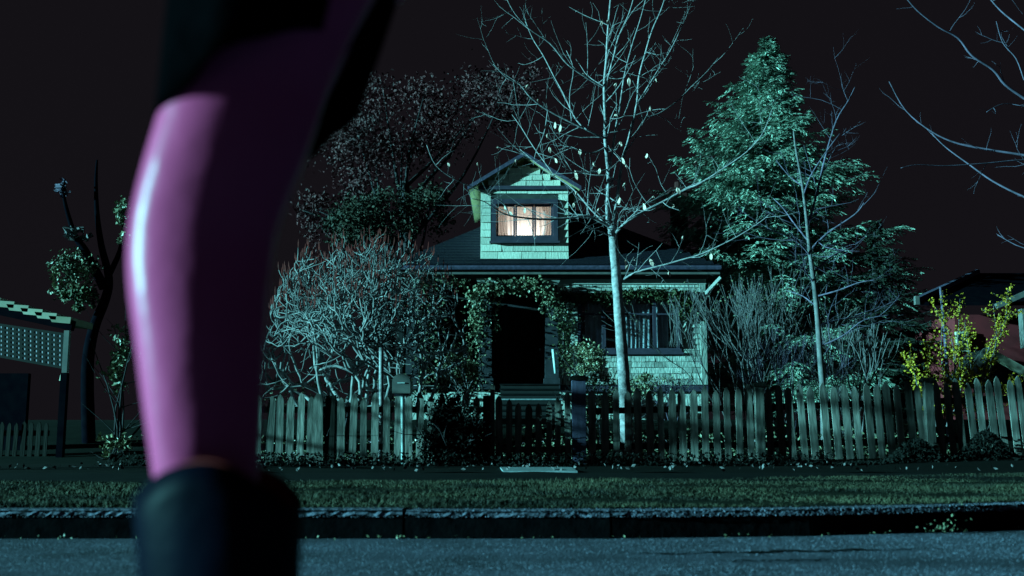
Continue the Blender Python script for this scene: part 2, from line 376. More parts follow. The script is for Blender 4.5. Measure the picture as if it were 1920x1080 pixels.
gpl = MB(); a = P(925,872,FY); b = P(925,722,FY); gpl.box((a.x-.045,FY-.05,a.z-.1),(a.x+.02,FY+.03,b.z))
gp = thing('gate_post', P(1086,872,FY), 'square violet-grey capped post at the hinge side of the gate', 'post')
fence_post(gp, 1086, 713, 874, FY-.02, 25, 'post_blue')
gp2 = gpl.build('gate_post', 'picket_wood', None, label='thin wooden post at the latch side of the gate beside the dark shrub', cat='post')
fr = thing('picket_fence', P(1500,862,FY), 'long weathered picket fence right of the gate, leaning slightly', 'fence')
for i, px in enumerate([1111,1135,1156,1178,1198,1220,1240,1261,1281,1302,1323,1345,1365,1387,1408,1443,1465,1483,1505,1524,1547,1567,1588,1607,1630,1648,1668,1686,1708,1727,1763,1782,1800,1823,1841,1862,1879,1902,1919,1940,1961]):
    ln = float(np.interp(px, [1100,1400,1550,1920], [0,.01,.05,.055])); dpx = math.tan(ln)*130
    picket(fr, px+dpx, ftop(px)+(6 if i%2 else 0)+rng.uniform(-2.5,2.5), fbot(px), FY, ln)
for px in (1427, 1747): fence_post(fr, px, ftop(px)+4, fbot(px)+10, FY-.06, 15, 'picket_wood')
rail(fr, 1100,771,1420,764,FY); rail(fr,1420,764,1990,744,FY); rail(fr,1100,838,1420,834,FY); rail(fr,1420,834,1990,818,FY)
fo = thing('picket_fence', P(40,870,17), 'dim old picket fence at far left under the lattice', 'fence')
for i, px in enumerate(range(-30, 92, 14)): picket(fo, px, 792+rng.uniform(-3,3), 872, 17, 0, .7, True)
rail(fo, -40,812,92,812,17); rail(fo, -40,858,92,858,17)
# ------------------------------------------------------------------ mailbox and thin pole
mbx = thing('mailbox', P(755,872,14.5), 'grey round-topped mailbox on a thin pale pole before the left fence', 'mailbox')
a = P(755,738,14.5); hw = .115; zb = a.z
arch = [(-hw,0),(hw,0),(hw,.14)] + [(hw*math.cos(t), .14+hw*math.sin(t)) for t in [math.pi*k/10 for k in range(1,10)]] + [(-hw,.14)]
MB().prism([(a.x+x, 14.30, zb+z) for x, z in arch], (0,.46,0)).build('box', 'mailbox_paint', mbx)
dr = MB().prism([(a.x+x*1.06, 14.285, zb-.006+z*1.045) for x, z in arch], (0,.02,0)).build('door', 'mailbox_paint', mbx)
MB().box((a.x-.05,14.27,zb+.125),(a.x+.05,14.29,zb+.14)).build('handle', 'pale_metal', dr)
MB().box((a.x+hw+.004,14.35,zb+.06),(a.x+hw+.012,14.37,zb+.24)).build('flag', 'bud_red', mbx)
g = P(756,872,14.5); MB().tube([(g.x,14.5,g.z-.1),(a.x,14.5,zb)], .027, 10).build('pole', 'pale_metal', mbx, True)
MB().box((a.x-.1,14.36,zb-.03),(a.x+.1,14.66,zb-.002)).build('bracket', 'frame_dark', mbx)
a = P(712,872,15.3); b = P(715,652,15.3)
MB().tube(smooth_line([a-Vector((0,0,.1)), a.lerp(b,.5)+Vector((.008,0,0)), b]), .033, 10).build('garden_stake', 'bark_pale', None, True, label='slim pale stake standing behind the left fence in the bare bush', cat='stake')
# ------------------------------------------------------------------ the cottage
HY = 25.0
house = thing('cottage', (P(1040,720,HY).x, HY, yz(HY)), 'small shingled cottage with a lit gabled dormer and ivy-covered porch', 'house')
def X(px, Y=HY): return P(px, 600, Y).x
def Z(py, Y=HY): return P(960, py, Y).z
def shingle_rows(parent, x0, x1, z0, z1, Y, course, wmin, wmax, m, holes=(), xr=None, seed=1, thick=.022):
    rs = random.Random(seed); z = z0; row = 0
    while z < z1-.02:
        zt = min(z+course, z1); a0, a1 = (x0, x1) if xr is None else xr(z, zt)
        spans = [(a0, a1)]
        for (ha, hb, hc, hd) in holes:
            if zt > hc+.01 and z < hd-.01:
                spans = [s for (p, q) in spans for s in ((p, min(q,ha)), (max(p,hb), q)) if s[1]-s[0] > .02]
        for (p, q) in spans:
            x = p
            while x < q-.01:
                wd = rs.uniform(wmin, wmax); xe = x+wd
                if q-xe < wmin*.5: xe = q
                g = .005; dz = rs.uniform(-.008,.004); th = thick*rs.uniform(.6,1.3)
                MB().hexa([(x+g,Y-th-.004,z+dz),(xe-g,Y-th-.004,z+dz),(xe-g,Y,z+dz),(x+g,Y,z+dz),
                           (x+g,Y-.005,zt+.006),(xe-g,Y-.005,zt+.006),(xe-g,Y,zt+.006),(x+g,Y,zt+.006)]).build('shingle', m, parent)
                x = xe
        z = zt; row += 1
def holed_wall(name, x0, x1, z0, z1, Y, t, hole, m, parent):
    ha, hb, hc, hd = hole; mb = MB()
    mb.box((x0,Y,z0),(ha,Y+t,z1)); mb.box((hb,Y,z0),(x1,Y+t,z1)); mb.box((ha,Y,z0),(hb,Y+t,hc)); mb.box((ha,Y,hd),(hb,Y+t,z1))
    return mb.build(name, m, parent)
ZF = Z(722); ZW1 = Z(524)
xl, xp, xr_ = X(742), X(1043), X(1322)
wx0, wx1, wz0, wz1 = X(1088), X(1272), Z(656), Z(557)
wall = holed_wall('wall', xp, xr_, ZF, ZW1, HY, .18, (wx0,wx1,wz0,wz1), 'sheathing', house)
shingle_rows(wall, xp, xr_, ZF+.01, ZW1-.12, HY, .135, .16, .34, 'shingle_weathered', [(wx0-.06,wx1+.06,wz0-.06,wz1+.06)], seed=4)
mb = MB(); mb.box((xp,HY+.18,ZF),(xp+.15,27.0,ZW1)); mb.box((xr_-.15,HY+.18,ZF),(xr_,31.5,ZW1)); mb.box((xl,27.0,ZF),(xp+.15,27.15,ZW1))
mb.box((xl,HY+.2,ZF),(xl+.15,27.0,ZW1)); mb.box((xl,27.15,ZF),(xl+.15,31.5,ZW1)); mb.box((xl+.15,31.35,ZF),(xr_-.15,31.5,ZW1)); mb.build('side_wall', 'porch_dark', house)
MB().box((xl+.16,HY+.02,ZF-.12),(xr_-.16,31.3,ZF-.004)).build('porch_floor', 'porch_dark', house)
MB().box((xl+.1,HY+.05,yz(HY)-.6),(xr_-.03,31.4,ZF-.16)).build('foundation', 'shingle_weathered', house)
MB().box((X(1046),HY-.05,ZF-.15),(xr_+.02,HY+.03,ZF-.01)).build('water_table', 'frame_dark', house)
MB().box((xp,HY-.04,ZW1-.115),(xr_+.04,HY,ZW1)).build('frieze_board', 'trim', house)
# corner board and bracket at the right end
MB().box((xr_-.12,HY-.035,ZF+.01),(xr_+.02,HY-.001,ZW1-.12)).build('corner_board', 'shingle_weathered', house)
a = Vector((xr_+.02,HY-.03,ZW1-.35)); MB().beam(a, a+Vector((.33,-.25,.36)), .07, .07).build('eave_bracket', 'mailbox_paint', house)
# door in the porch
dx0, dx1 = X(952,27), X(1018,27)
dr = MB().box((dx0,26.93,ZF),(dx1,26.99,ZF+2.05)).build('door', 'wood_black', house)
MB().box((dx0-.1,26.95,ZF),(dx0-.002,27.0,ZF+2.15)).box((dx1+.002,26.95,ZF),(dx1+.1,27.0,ZF+2.15)).box((dx0-.1,26.95,ZF+2.06),(dx1+.1,27.0,ZF+2.16)).build('frame', 'porch_column', dr)
MB().tube([(dx1-.08,26.93,ZF+1),(dx1-.08,26.87,ZF+1)], .03, 8).build('knob', 'pale_metal', dr)
# porch columns
for px in (775, 910, 1034):
    x = X(px); c = MB().loft([[(x-s,HY-.05-s+.12,z),(x+s,HY-.05-s+.12,z),(x+s,HY-.05+s+.12,z),(x-s,HY-.05+s+.12,z)] for s, z in ((.19,ZF-.1),(.19,ZF+.15),(.16,ZF+.16),(.135,Z(534)))]).build('porch_column', 'porch_column', house)
    MB().loft([[(x-s,HY+.07-s,z),(x+s,HY+.07-s,z),(x+s,HY+.07+s,z),(x-s,HY+.07+s,z)] for s, z in ((.15,Z(534)),(.20,Z(528)),(.215,Z(524)))]).build('capital', 'trim', c)
MB().tube([P(1037,655,24.68), P(1042,700,24.68)], .035, 8).build('porch_lantern_bar', 'pale_metal', house, True)
# entablature, soffit, fascia, gutter
ex0, ex1 = X(728,24.68), X(1352,24.68); ZE = P(1000,496,24.68).z; ZB = P(1000,514,24.68).z
MB().box((xl-.1,HY-.07,ZW1),(xr_+.1,HY+.2,ZW1+.22)).build('porch_beam', 'fascia_dark', house)
MB().box((ex0+.02,24.72,ZB+.01),(ex1-.02,31.9,ZB+.05)).build('soffit', 'fascia_dark', house)
MB().box((ex0,24.68,ZB),(ex1,24.72,ZE-.05)).build('fascia', 'fascia_dark', house)
MB().box((ex0-.002,24.665,ZB-.004),(ex1+.002,24.68,ZB+.045)).build('fascia_trim', 'mailbox_paint', house)
gut = [(0,0),(.09,0),(.11,.05),(.11,.09),(.095,.09),(.095,.055),(.08,.015),(0,.015)]
MB().prism([(ex0-.02, 24.678-y, ZE-.13+z) for y, z in gut], (ex1-ex0+.04,0,0)).build('gutter', 'dormer_roof', house)
RZ = ZE+3.96*math.tan(R(29)); YR = 28.6
rx0, rx1 = ex0+3.2, ex1-3.2
rf = MB(); A,B_,C_,D_ = (ex0,24.64,ZE),(ex1,24.64,ZE),(ex1,33.0,ZE),(ex0,33.0,ZE); E_,F_ = (rx0,YR,RZ),(rx1,YR,RZ)
rf.v = [A,B_,C_,D_,E_,F_]+[(p[0],p[1],p[2]-.05) for p in (A,B_,C_,D_)]
rf.f = [(0,1,5,4),(1,2,5),(2,3,4,5),(3,0,4),(0,6,7,1),(1,7,8,2),(2,8,9,3),(3,9,6,0),(9,8,7,6)]
roof = rf.build('roof', 'roof_shingle', house)
rs = random.Random(2)                                         # butt edges of the roof courses as low steps
crs = MB(); sl = math.tan(R(29))
for k in range(1, 22):
    y = 24.64+.18*k; z = ZE+(y-24.64)*sl*(RZ-ZE)/(3.96*sl); t = (y-24.64)/3.96
    x0 = ex0+(rx0-ex0)*t; x1 = ex1+(rx1-ex1)*t
    crs.hexa([(x0,y-.19,z-.100),(x1,y-.19,z-.100),(x1,y,z-.01),(x0,y,z-.01),(x0,y-.19,z-.073),(x1,y-.19,z-.073),(x1,y,z+.012),(x0,y,z+.012)])
crs.build('shingle_courses', 'roof_shingle', roof)
cx = X(1278,27.6); ch = MB().box((cx-.19,27.4,RZ-1.2),(cx+.19,27.9,P(960,362,27.6).z)).build('chimney', 'brick', roof)
zc = P(960,362,27.6).z
MB().box((cx-.25,27.34,zc),(cx+.25,27.96,zc+.09)).build('chimney_cap', 'brick', house)
MB().tube([(cx,27.65,zc+.09),(cx,27.65,zc+.3)], [.12,.10], 10).build('chimney_pot', 'brick', house)
# large window of the front room
def window(name, x0, x1, z0, z1, Y, ncol, fw, m, parent, casing=.1, proud=.05, transom=None, ratios=None, glass=True):
    o = MB(); c = casing
    o.box((x0-c,Y-proud,z0-c),(x0,Y+.1,z1+c)); o.box((x1,Y-proud,z0-c),(x1+c,Y+.1,z1+c)); o.box((x0,Y-proud,z1),(x1,Y+.1,z1+c)); o.box((x0,Y-proud,z0-c),(x1,Y+.1,z0))
    wd = o.build(name, m, parent)
    MB().box((x0-c-.04,Y-proud-.05,z0-c-.05),(x1+c+.04,Y+.05,z0-c-.002)).build('sill', m, wd)
    ratios = ratios or [1/ncol]*ncol; xa = x0
    for r_ in ratios:
        xb = xa+(x1-x0)*r_; s = MB(); q = fw
        s.box((xa+.003,Y+.03,z0+.003),(xa+q,Y+.08,z1-.003)); s.box((xb-q,Y+.03,z0+.003),(xb-.003,Y+.08,z1-.003)); s.box((xa+q,Y+.03,z0+.003),(xb-q,Y+.08,z0+q)); s.box((xa+q,Y+.03,z1-q),(xb-q,Y+.08,z1-.003))
        if transom: s.box((xa+q,Y+.035,z0+(z1-z0)*transom-.02),(xb-q,Y+.075,z0+(z1-z0)*transom+.02))
        s.build('sash', m, wd)
        MB().box((xa+q,Y+.052,z0+q),(xb-q,Y+.058,z1-q)).build('pane', 'glass', wd)
        xa = xb
    return wd
def drape(parent, x0, x1, z0, z1, Y, m, folds, amp=.035, taper=0., name='curtain'):
    n = folds*8; mb = MB(); rr = []
    for j in range(7):
        t = j/6; row = []
        for i in range(n+1):
            s = i/n; x = x0+(x1-x0)*s
            if taper: x = x0+(x1-x0)*s*(1-taper*math.sin(t*math.pi)*.6) if taper > 0 else x1-(x1-x0)*(1-s)*(1+taper*math.sin(t*math.pi)*.6)
            row.append((x, Y+amp*math.sin(s*folds*6.283+.6*math.sin(j+x0*9))*(.5+.5*(1-t)), z0+(z1-z0)*t))
        rr.append(row)
    mb.loft(rr, closed=False, cap=False); return mb.build(name, m, parent, True)
w1 = window('window', wx0, wx1, wz0, wz1, HY, 3, .045, 'frame_dark', house, casing=.06, proud=.03, transom=.68, ratios=[.24,.52,.24])
for (f0, f1, fo) in ((.05,.23,3),(.36,.58,5),(.76,.90,3)):
    drape(w1, wx0+(wx1-wx0)*f0, wx0+(wx1-wx0)*f1, wz0+.03, wz1, HY+.125, 'drape', fo, .025)
drape(w1, wx0+(wx1-wx0)*.57, wx0+(wx1-wx0)*.72, wz0+.03, wz1-.15, HY+.135, 'drape', 3, .02)
# dormer
DY = 24.9
gx0, gx1, gz0, gz1 = X(900,DY), X(1067,DY), Z(485,DY), Z(357,DY)
hx0, hx1, hz0, hz1 = X(930,DY), X(1038,DY), Z(444,DY), Z(383,DY); gcx = (gx0+gx1)/2
dw = holed_wall('dormer_wall', gx0+.01, gx1-.01, gz0-.1, gz1, DY, .12, (hx0-.02,hx1+.02,hz0-.02,hz1+.02), 'sheathing', house)
shingle_rows(dw, gx0, gx1, gz0, gz1, DY, .175, .22, .62, 'shingle_white', [(hx0-.13,hx1+.13,hz0-.16,hz1+.13)], seed=9, thick=.026)
dsl = (P(985,286,24.5).z - P(985,350,24.5).z)/((X(1093,24.5)-X(877,24.5))/2)
gh = (gx1-gx0)/2*dsl
MB().prism([(gx0,DY+.02,gz1),(gx1,DY+.02,gz1),(gcx,DY+.02,gz1+gh)], (0,.1,0)).build('gable_wall', 'sheathing', house)
shingle_rows(dw, gx0, gx1, gz1+.1, gz1+gh-.05, DY+.018, .15, .22, .5, 'shingle_white', xr=lambda z, zt: (gcx-(gx1-gx0)/2*(1-(z-gz1)/gh)+.02, gcx+(gx1-gx0)/2*(1-(z-gz1)/gh)-.02), seed=12)
MB().box((gx0-.05,DY-.075,gz1+.01),(gx1+.05,DY,gz1+.10)).build('belt_trim', 'frame_dark', house)
for s, x in ((1,gx0),(-1,gx1)): MB().box((min(x,x+s*.1)+.001,DY+.12,gz0-.1),(max(x,x+s*.1)-.001,28.4,gz1+.05)).build('dormer_side', 'shingle_white', house)
# dormer roof slabs, soffits and barge boards
dyf, dyb = DY-.14, 28.7; ew = (X(1093,24.5)-X(877,24.5))/2; za = P(985,286,24.5).z; zl = za-ew*dsl
for s in (-1, 1):
    x1 = gcx+s*ew; MB().prism([(gcx,dyf,za),(x1,dyf,zl),(x1,dyf,zl+.07),(gcx,dyf,za+.085)], (0,dyb-dyf,0)).build('dormer_roof', 'dormer_roof', house)
    MB().prism([(gcx,dyf+.03,za-.002),(x1-s*.02,dyf+.03,zl+.012),(x1-s*.02,dyf+.03,zl-.012),(gcx,dyf+.03,za-.027)], (0,dyb-dyf-.03,0)).build('dormer_soffit', 'soffit', house)
    MB().prism([(gcx,dyf-.03,za+.09),(x1+s*.02,dyf-.03,zl+.075),(x1+s*.02,dyf-.03,zl-.015),(gcx,dyf-.03,za-.015)], (0,.028,0)).build('barge_board', 'dormer_roof', house)
w2 = window('window', hx0, hx1, hz0, hz1, DY, 3, .045, 'frame_dark', house, casing=.115, proud=.07)
xm = hx0
drape(w2, hx0+.02, hx1-.02, hz0, hz1, DY+.30, 'sheer', 12, .015, name='net_curtain')
drape(w2, hx0, hx0+.30, hz0+.01, hz1, DY+.17, 'sheer', 4, .02, .5)
drape(w2, hx1-.28, hx1, hz0+.01, hz1, DY+.17, 'sheer', 4, .02, -.5)
rm = MB(); rm.box((gx0+.12,26.9,gz0),(gx1-.12,26.95,gz1+.2)); rm.box((gx0+.04,DY+.06,gz1-.05),(gx1-.04,26.9,gz1-.003)); rm.box((gx0+.12,DY+.13,hz0-.35),(gx1-.12,26.9,hz0-.30))
rm.build('room', 'wallpaper', house)
ld = bpy.data.lights.new('room_lamp', 'POINT'); ld.energy = 22; ld.color = (1,.92,.82); ld.shadow_soft_size = .08
lo = bpy.data.objects.new('room_lamp', ld); COL.objects.link(lo); lo.location = (gcx+.05, DY+.68, hz0-.02)
lamp = thing('table_lamp', (gcx+.02, DY+.85, hz0-.30), 'small table lamp glowing behind the dormer window curtain', 'lamp')
MB().tube([(gcx+.02,DY+.85,hz0-.30),(gcx+.02,DY+.85,hz0-.28),(gcx+.02,DY+.85,hz0-.27),(gcx+.02,DY+.85,hz0-.06)], [.08,.08,.02,.015], 10).build('stand', 'frame_dark', lamp, True)
# steps up from the garden
NST = 7; z0 = yz(21.6)
for k in range(NST):
    y0 = 22.0+.38*k; zt = z0+(ZF-.01-z0)*(k+1)/NST; h = (ZF-z0)/NST
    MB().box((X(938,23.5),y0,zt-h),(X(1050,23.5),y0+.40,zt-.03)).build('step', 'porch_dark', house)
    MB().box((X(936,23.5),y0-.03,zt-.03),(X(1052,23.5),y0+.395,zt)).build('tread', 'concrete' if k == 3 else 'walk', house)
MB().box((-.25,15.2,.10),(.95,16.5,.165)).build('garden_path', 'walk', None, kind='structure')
# ------------------------------------------------------------------ neighbour house on the right
nb = thing('house', P(1900,800,24), 'dim red neighbour house with pale barge boards at far right', 'house')
def XN(px): return P(px,600,24).x
def ZN(py): return P(1850,py,24).z
MB().box((XN(1790),24,.3),(XN(2300),30,ZN(590))).build('wall', 'wall_red', nb)
ra, rb = P(1722,566,23.3), P(1836,512,27)
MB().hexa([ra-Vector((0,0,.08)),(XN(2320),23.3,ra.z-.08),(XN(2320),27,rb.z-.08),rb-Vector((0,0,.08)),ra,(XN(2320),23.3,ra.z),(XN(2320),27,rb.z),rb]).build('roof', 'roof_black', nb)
MB().beam(ra+Vector((-.04,0,.02)), rb+Vector((-.04,0,.02)), .12, .14).build('barge_board', 'dormer_roof', nb)
for (a0,b0,a1,b1,yy,mm,hh) in ((1852,657,1808,712,22.8,'mailbox_paint',.17),(1848,657,1925,700,22.8,'board_pale',.17),(1868,574,1925,549,23.2,'mailbox_paint',.11)):
    MB().beam(P(a0,b0,yy), P(a1,b1,yy), .12, hh).build('barge_board', mm, nb)
p0,p1,p2 = P(1850,655,23), P(1805,716,23), P(1990,735,23)
MB().prism([p0,p1,p2], (0,1.0,0)).build('porch_gable', 'wood_black', nb)
wn = MB().box((XN(1788),23.9,ZN(660)),(XN(1812),23.99,ZN(622))).build('window', 'board_pale', nb); MB().box((XN(1791),23.88,ZN(657)),(XN(1809),23.895,ZN(626))).build('pane', 'porch_dark', wn)
MB().box((XN(1874),22.9,ZN(660)),(XN(1880),23.1,ZN(590))).build('downpipe', 'mailbox_paint', nb)
MB().box((P(1717,566,23.2).x-.04,23.1,P(1717,572,23.2).z),(P(1717,566,23.2).x+.05,23.2,P(1717,556,23.2).z)).build('gutter_end', 'mailbox_paint', nb)
# ------------------------------------------------------------------ arbour with lattice at far left
ab = thing('garden_shelter', P(60,780,17), 'dark garden shelter with stepped pale roof boards and lattice side', 'shelter')
for k in range(7):
    x0 = -62+26.5*k; y0 = 543+7.3*k
    a = P(x0, y0+17, 16.6); b = P(x0+34, y0+20, 16.6); t = P(x0+36, y0+8, 16.6); s = P(x0-6, y0+5, 16.6); d = Vector((0,.9,.0))
    MB().hexa([a, b, b+d, a+d, s, t, t+d, s+d]).build('roof_board', 'board_pale', ab)
MB().beam(P(-70,566,16.7), P(138,611,16.7), .12, .16).build('rafter', 'roof_black', ab)
def LP(u, v, Y=17.0):
    a = P(-60+187*u, 600+28*u, Y); b = P(-60+187*u, 657+34*u, Y); return a.lerp(b, v)
MB().prism([LP(0,0,17.0),LP(1,0,17.0),LP(1,1,17.0),LP(0,1,17.0)], (0,.02,0)).build('panel', 'lattice_back', ab)
for k in range(18): MB().beam(LP(k/17,-.02,16.995), LP(k/17,1.02,16.995), .044, .006, (0,1,0)).build('slat', 'wood_black', ab)
for k in range(8): MB().beam(LP(0,k/7,16.988), LP(1,k/7,16.988), .040, .006, (0,1,0)).build('slat', 'wood_black', ab)
q = P(122,700,16.9); z1 = P(122,620,16.9).z
MB().box((q.x-.05,16.85,.1),(q.x+.05,16.95,P(122,700,16.9).z)).build('post', 'roof_black', ab)
MB().box((q.x-.04,16.86,P(122,699,16.9).z),(q.x+.04,16.94,z1)).build('post', 'mailbox_paint', ab)
q = P(117,707,16.9); MB().tube([q+Vector((0,0,-.06)), q+Vector((0,0,.06))], [.05,.03], 8).build('finial', 'board_pale', ab)
MB().box((P(-60,0,18).x,17.6,.1),(P(118,0,18).x,17.7,P(0,700,17.6).z)).build('back_wall', 'roof_black', ab)
# ------------------------------------------------------------------ bare trees
def wiggle(pts, amp, rs):
    return [p if i == 0 else Vector(p)+Vector((rs.gauss(0,amp),rs.gauss(0,amp),rs.gauss(0,amp))) for i, p in enumerate(pts)]
def px_line(pp, Y, dy0, dy1):
    n = len(pp)-1; return smooth_line([P(a, b, Y+dy0+(dy1-dy0)*i/n) for i, (a, b) in enumerate(pp)], 4)
def twig(mb, p, d, L, r, rs, depth, up=.25, tips=None, side=5):
    pts = [Vector(p)]; d = Vector(d).normalized(); n = 5
    for i in range(n):
        d = (d+Vector((rs.gauss(0,.13),rs.gauss(0,.13),rs.gauss(0,.13)+up*.12))).normalized(); pts.append(pts[-1]+d*L/n)
    mb.tube(pts, [r*(1-.75*i/n) for i in range(n+1)], side if r > .006 else 4, False)
    if tips is not None: tips.append((pts[-1], d))
    if depth > 0:
        for i in range(1, n):
            if rs.random() < .5:
                e = d.orthogonal(); e.rotate(Matrix.Rotation(rs.random()*6.283, 3, d))
                twig(mb, pts[i], d*.7+e*rs.uniform(.5,.9), L*rs.uniform(.35,.6), r*.5, rs, depth-1, up, tips, 4)
def limb_tree(root, limbs, m, rs, twigs=.5, tl=.7, depth=1, tips=None, step=2):
    for (pts, r0, r1) in limbs:
        n = len(pts)-1; mb = MB(); mb.tube(pts, [r0+(r1-r0)*i/n for i in range(n+1)], 8)
        L = sum((pts[i+1]-pts[i]).length for i in range(n))
        for i in range(2, n, step):
            if rs.random() < twigs:
                d = (pts[i+1]-pts[i]).normalized(); e = Vector((rs.gauss(0,1), rs.gauss(0,.7), rs.gauss(.35,.7))).normalized()
                twig(mb, pts[i], d*.55+e*.8, tl*rs.uniform(.4,1.25), max(.004,(r0+(r1-r0)*i/n)*.42), rs, depth, .4, tips)
        mb.build('limb', m, root, True)
TY = 16.0; rs = random.Random(21)
tree = thing('bare_tree', P(1176,862,TY), 'tall bare pale-barked tree behind the fence, few dry leaves left', 'tree')
mp_ = MPP(TY)
tr = smooth_line([P(1180,880,TY),P(1175,800,TY),P(1172,745,TY),P(1168,680,TY),P(1162,600,TY),P(1155,510,TY),P(1149,440,TY),P(1146,425,TY)], 5)
MB().tube(tr, [.108-.046*(i/(len(tr)-1))**.9+.004*math.sin(i*1.9) for i in range(len(tr))], 14).build('trunk', 'bark_pale', tree, True)
LB = [
 ([(1145,428),(1139,403),(1141,330),(1135,264),(1135,224),(1133,163),(1137,114),(1139,73),(1143,20),(1148,-40),(1150,-110)], 5.6,1.8, .05,-.1),
 ([(1148,430),(1156,378),(1166,305),(1178,264),(1194,195),(1198,146),(1211,97),(1223,57),(1239,20),(1252,-20),(1270,-80)], 4.3,1.2, .0,.5),
 ([(1141,330),(1154,244),(1162,203),(1170,146),(1184,89),(1203,28),(1220,-40)], 2.8,1.0, 0,.4),
 ([(1134,168),(1150,110),(1160,69),(1180,24),(1195,-30)], 2.8,1.1, 0,-.4),
 ([(1194,195),(1215,163),(1235,130),(1260,89),(1288,28),(1300,-10)], 2.2,.8, .3,.6),
 ([(1134,166),(1101,146),(1064,120),(1031,81),(991,53),(962,20),(945,-15)], 2.7,.9, 0,-.9),
 ([(1136,258),(1125,256),(1101,244),(1072,230),(1027,207),(995,183),(974,158),(950,146),(925,120)], 3.1,.8, 0,-.6),
 ([(1101,244),(1080,224),(1056,175),(1040,146),(1019,105),(999,73),(985,40)], 2.0,.7, -.2,.4),
 ([(1136,276),(1109,287),(1072,277),(1048,260),(1030,235)], 2.0,.7, 0,-.5),
 ([(1138,318),(1120,322),(1092,325),(1072,321),(1055,312)], 2.2,.7, 0,-.4),
 ([(1147,428),(1125,415),(1101,405),(1066,409),(1019,411),(989,409),(955,404),(930,393),(908,378),(883,372)], 4.0,.9, 0,-.8),
 ([(955,404),(941,379),(890,353),(852,336),(817,310),(800,272)], 1.5,.7, -.6,-1.3),
 ([(1146,430),(1110,395),(1075,355),(1040,330),(1005,305),(975,280)], 2.4,.8, .1,.9),
 ([(1146,440),(1137,440),(1113,429),(1085,415),(1060,420)], 1.8,.6, 0,-.6),
 ([(1150,440),(1158,433),(1174,417),(1202,399),(1243,378),(1288,354),(1312,344),(1350,320),(1400,285),(1430,250),(1448,205)], 3.9,.8, 0,-.9),
 ([(1150,436),(1162,411),(1194,391),(1230,372),(1262,350)], 2.0,.6, 0,.7),
 ([(1161,530),(1180,517),(1200,508),(1240,498),(1275,488),(1310,478),(1340,465),(1380,445),(1420,420),(1445,400)], 2.8,.7, 0,-.8),
 ([(1196,222),(1231,215),(1268,191),(1296,163),(1325,135),(1347,108)], 1.8,.6, .2,.9),
 ([(1040,330),(1000,275),(978,240),(960,215)], 1.3,.5, .4,.9),
 ([(1027,207),(1020,250),(1005,285),(1000,310)], 1.3,.5, -.3,-.4),
 ([(1072,230),(1068,180),(1075,130),(1062,95)], 1.3,.5, -.2,.2)]
tips = []
limb_tree(tree, [(px_line(pp, TY, d0, d1), a*mp_*.78, max(b*.7,.45)*mp_) for pp, a, b, d0, d1 in LB], 'bark_pale', rs, .9, .75, 1, tips)
lm = MB(); lm.v = [(0,0,0),(.022,.006,-.035),(.016,.012,-.085),(0,.004,-.115),(-.018,-.01,-.08),(-.022,.004,-.03)]; lm.f = [(0,1,2,3),(0,3,4,5)]
lmesh = lm.mesh('leaf'); lmesh.materials.append(MATS['leaf_dry'])
lpx = [(1106,137),(1130,60),(1090,145),(991,163),(1148,150),(1160,175),(1190,140),(1152,215),(1150,225),(1151,260),(1172,263),(1205,278),(1085,278),(1034,293),(1026,281),(1146,295),(1158,302),(1164,306),(1112,308),(1118,310),(1072,326),(1092,330),(1082,358),(1085,385),(1128,392),(1166,345),(1168,372),(1212,383),(1230,356),(1238,352),(1246,350),(1240,362),(1300,323),(1233,166),(1215,200),(1022,226),(1031,228),(1053,242),(1003,271),(1030,252),(968,300),(940,296),(1183,504),(1217,497),(1252,489),(1284,476),(1337,475),(1200,502),(1140,25),(1123,60),(1010,180),(912,290),(880,300),(860,310),(985,395),(945,400),(935,392),(1176,500),(1192,497)]
for i, (a, b) in enumerate(lpx):
    o = bpy.data.objects.new('leaf', lmesh); COL.objects.link(o); o.parent = tree; o.matrix_parent_inverse = Matrix.Translation(-tree.location)
    t0 = P(a, b-4, TY); cand = [q for q, _ in tips if abs(q.y-TY) < 1.2]
    best = min(cand, key=lambda q: (q.x*TY/q.y-t0.x)**2 + ((q.z-CAM_Z)*TY/q.y+CAM_Z-t0.z)**2); tips = [e for e in tips if e[0] != best]
    o.location = best; k = rs.uniform(.75,1.25); o.scale = (k,k,k*rs.uniform(.7,1.1)); o.rotation_euler = (rs.uniform(-.6,.6), rs.uniform(-.6,.6), rs.uniform(-1.2,1.2))
T2 = 18.0; m2 = MPP(T2)
t2 = thing('bare_tree', P(1545,850,T2), 'slender bare young tree in front of the conifer', 'tree')
tp = smooth_line([P(1546,860,T2),P(1543,740,T2),P(1537,657,T2),P(1533,598,T2),P(1527,538,T2),P(1521,494,T2),P(1516,450,T2),P(1511,400,T2),P(1504,345,T2),P(1492,278,T2),P(1488,245,T2)], 4)
MB().tube(tp, [(6.6-5.2*i/(len(tp)-1))*m2 for i in range(len(tp))], 10).build('trunk', 'bark_twig', t2, True)
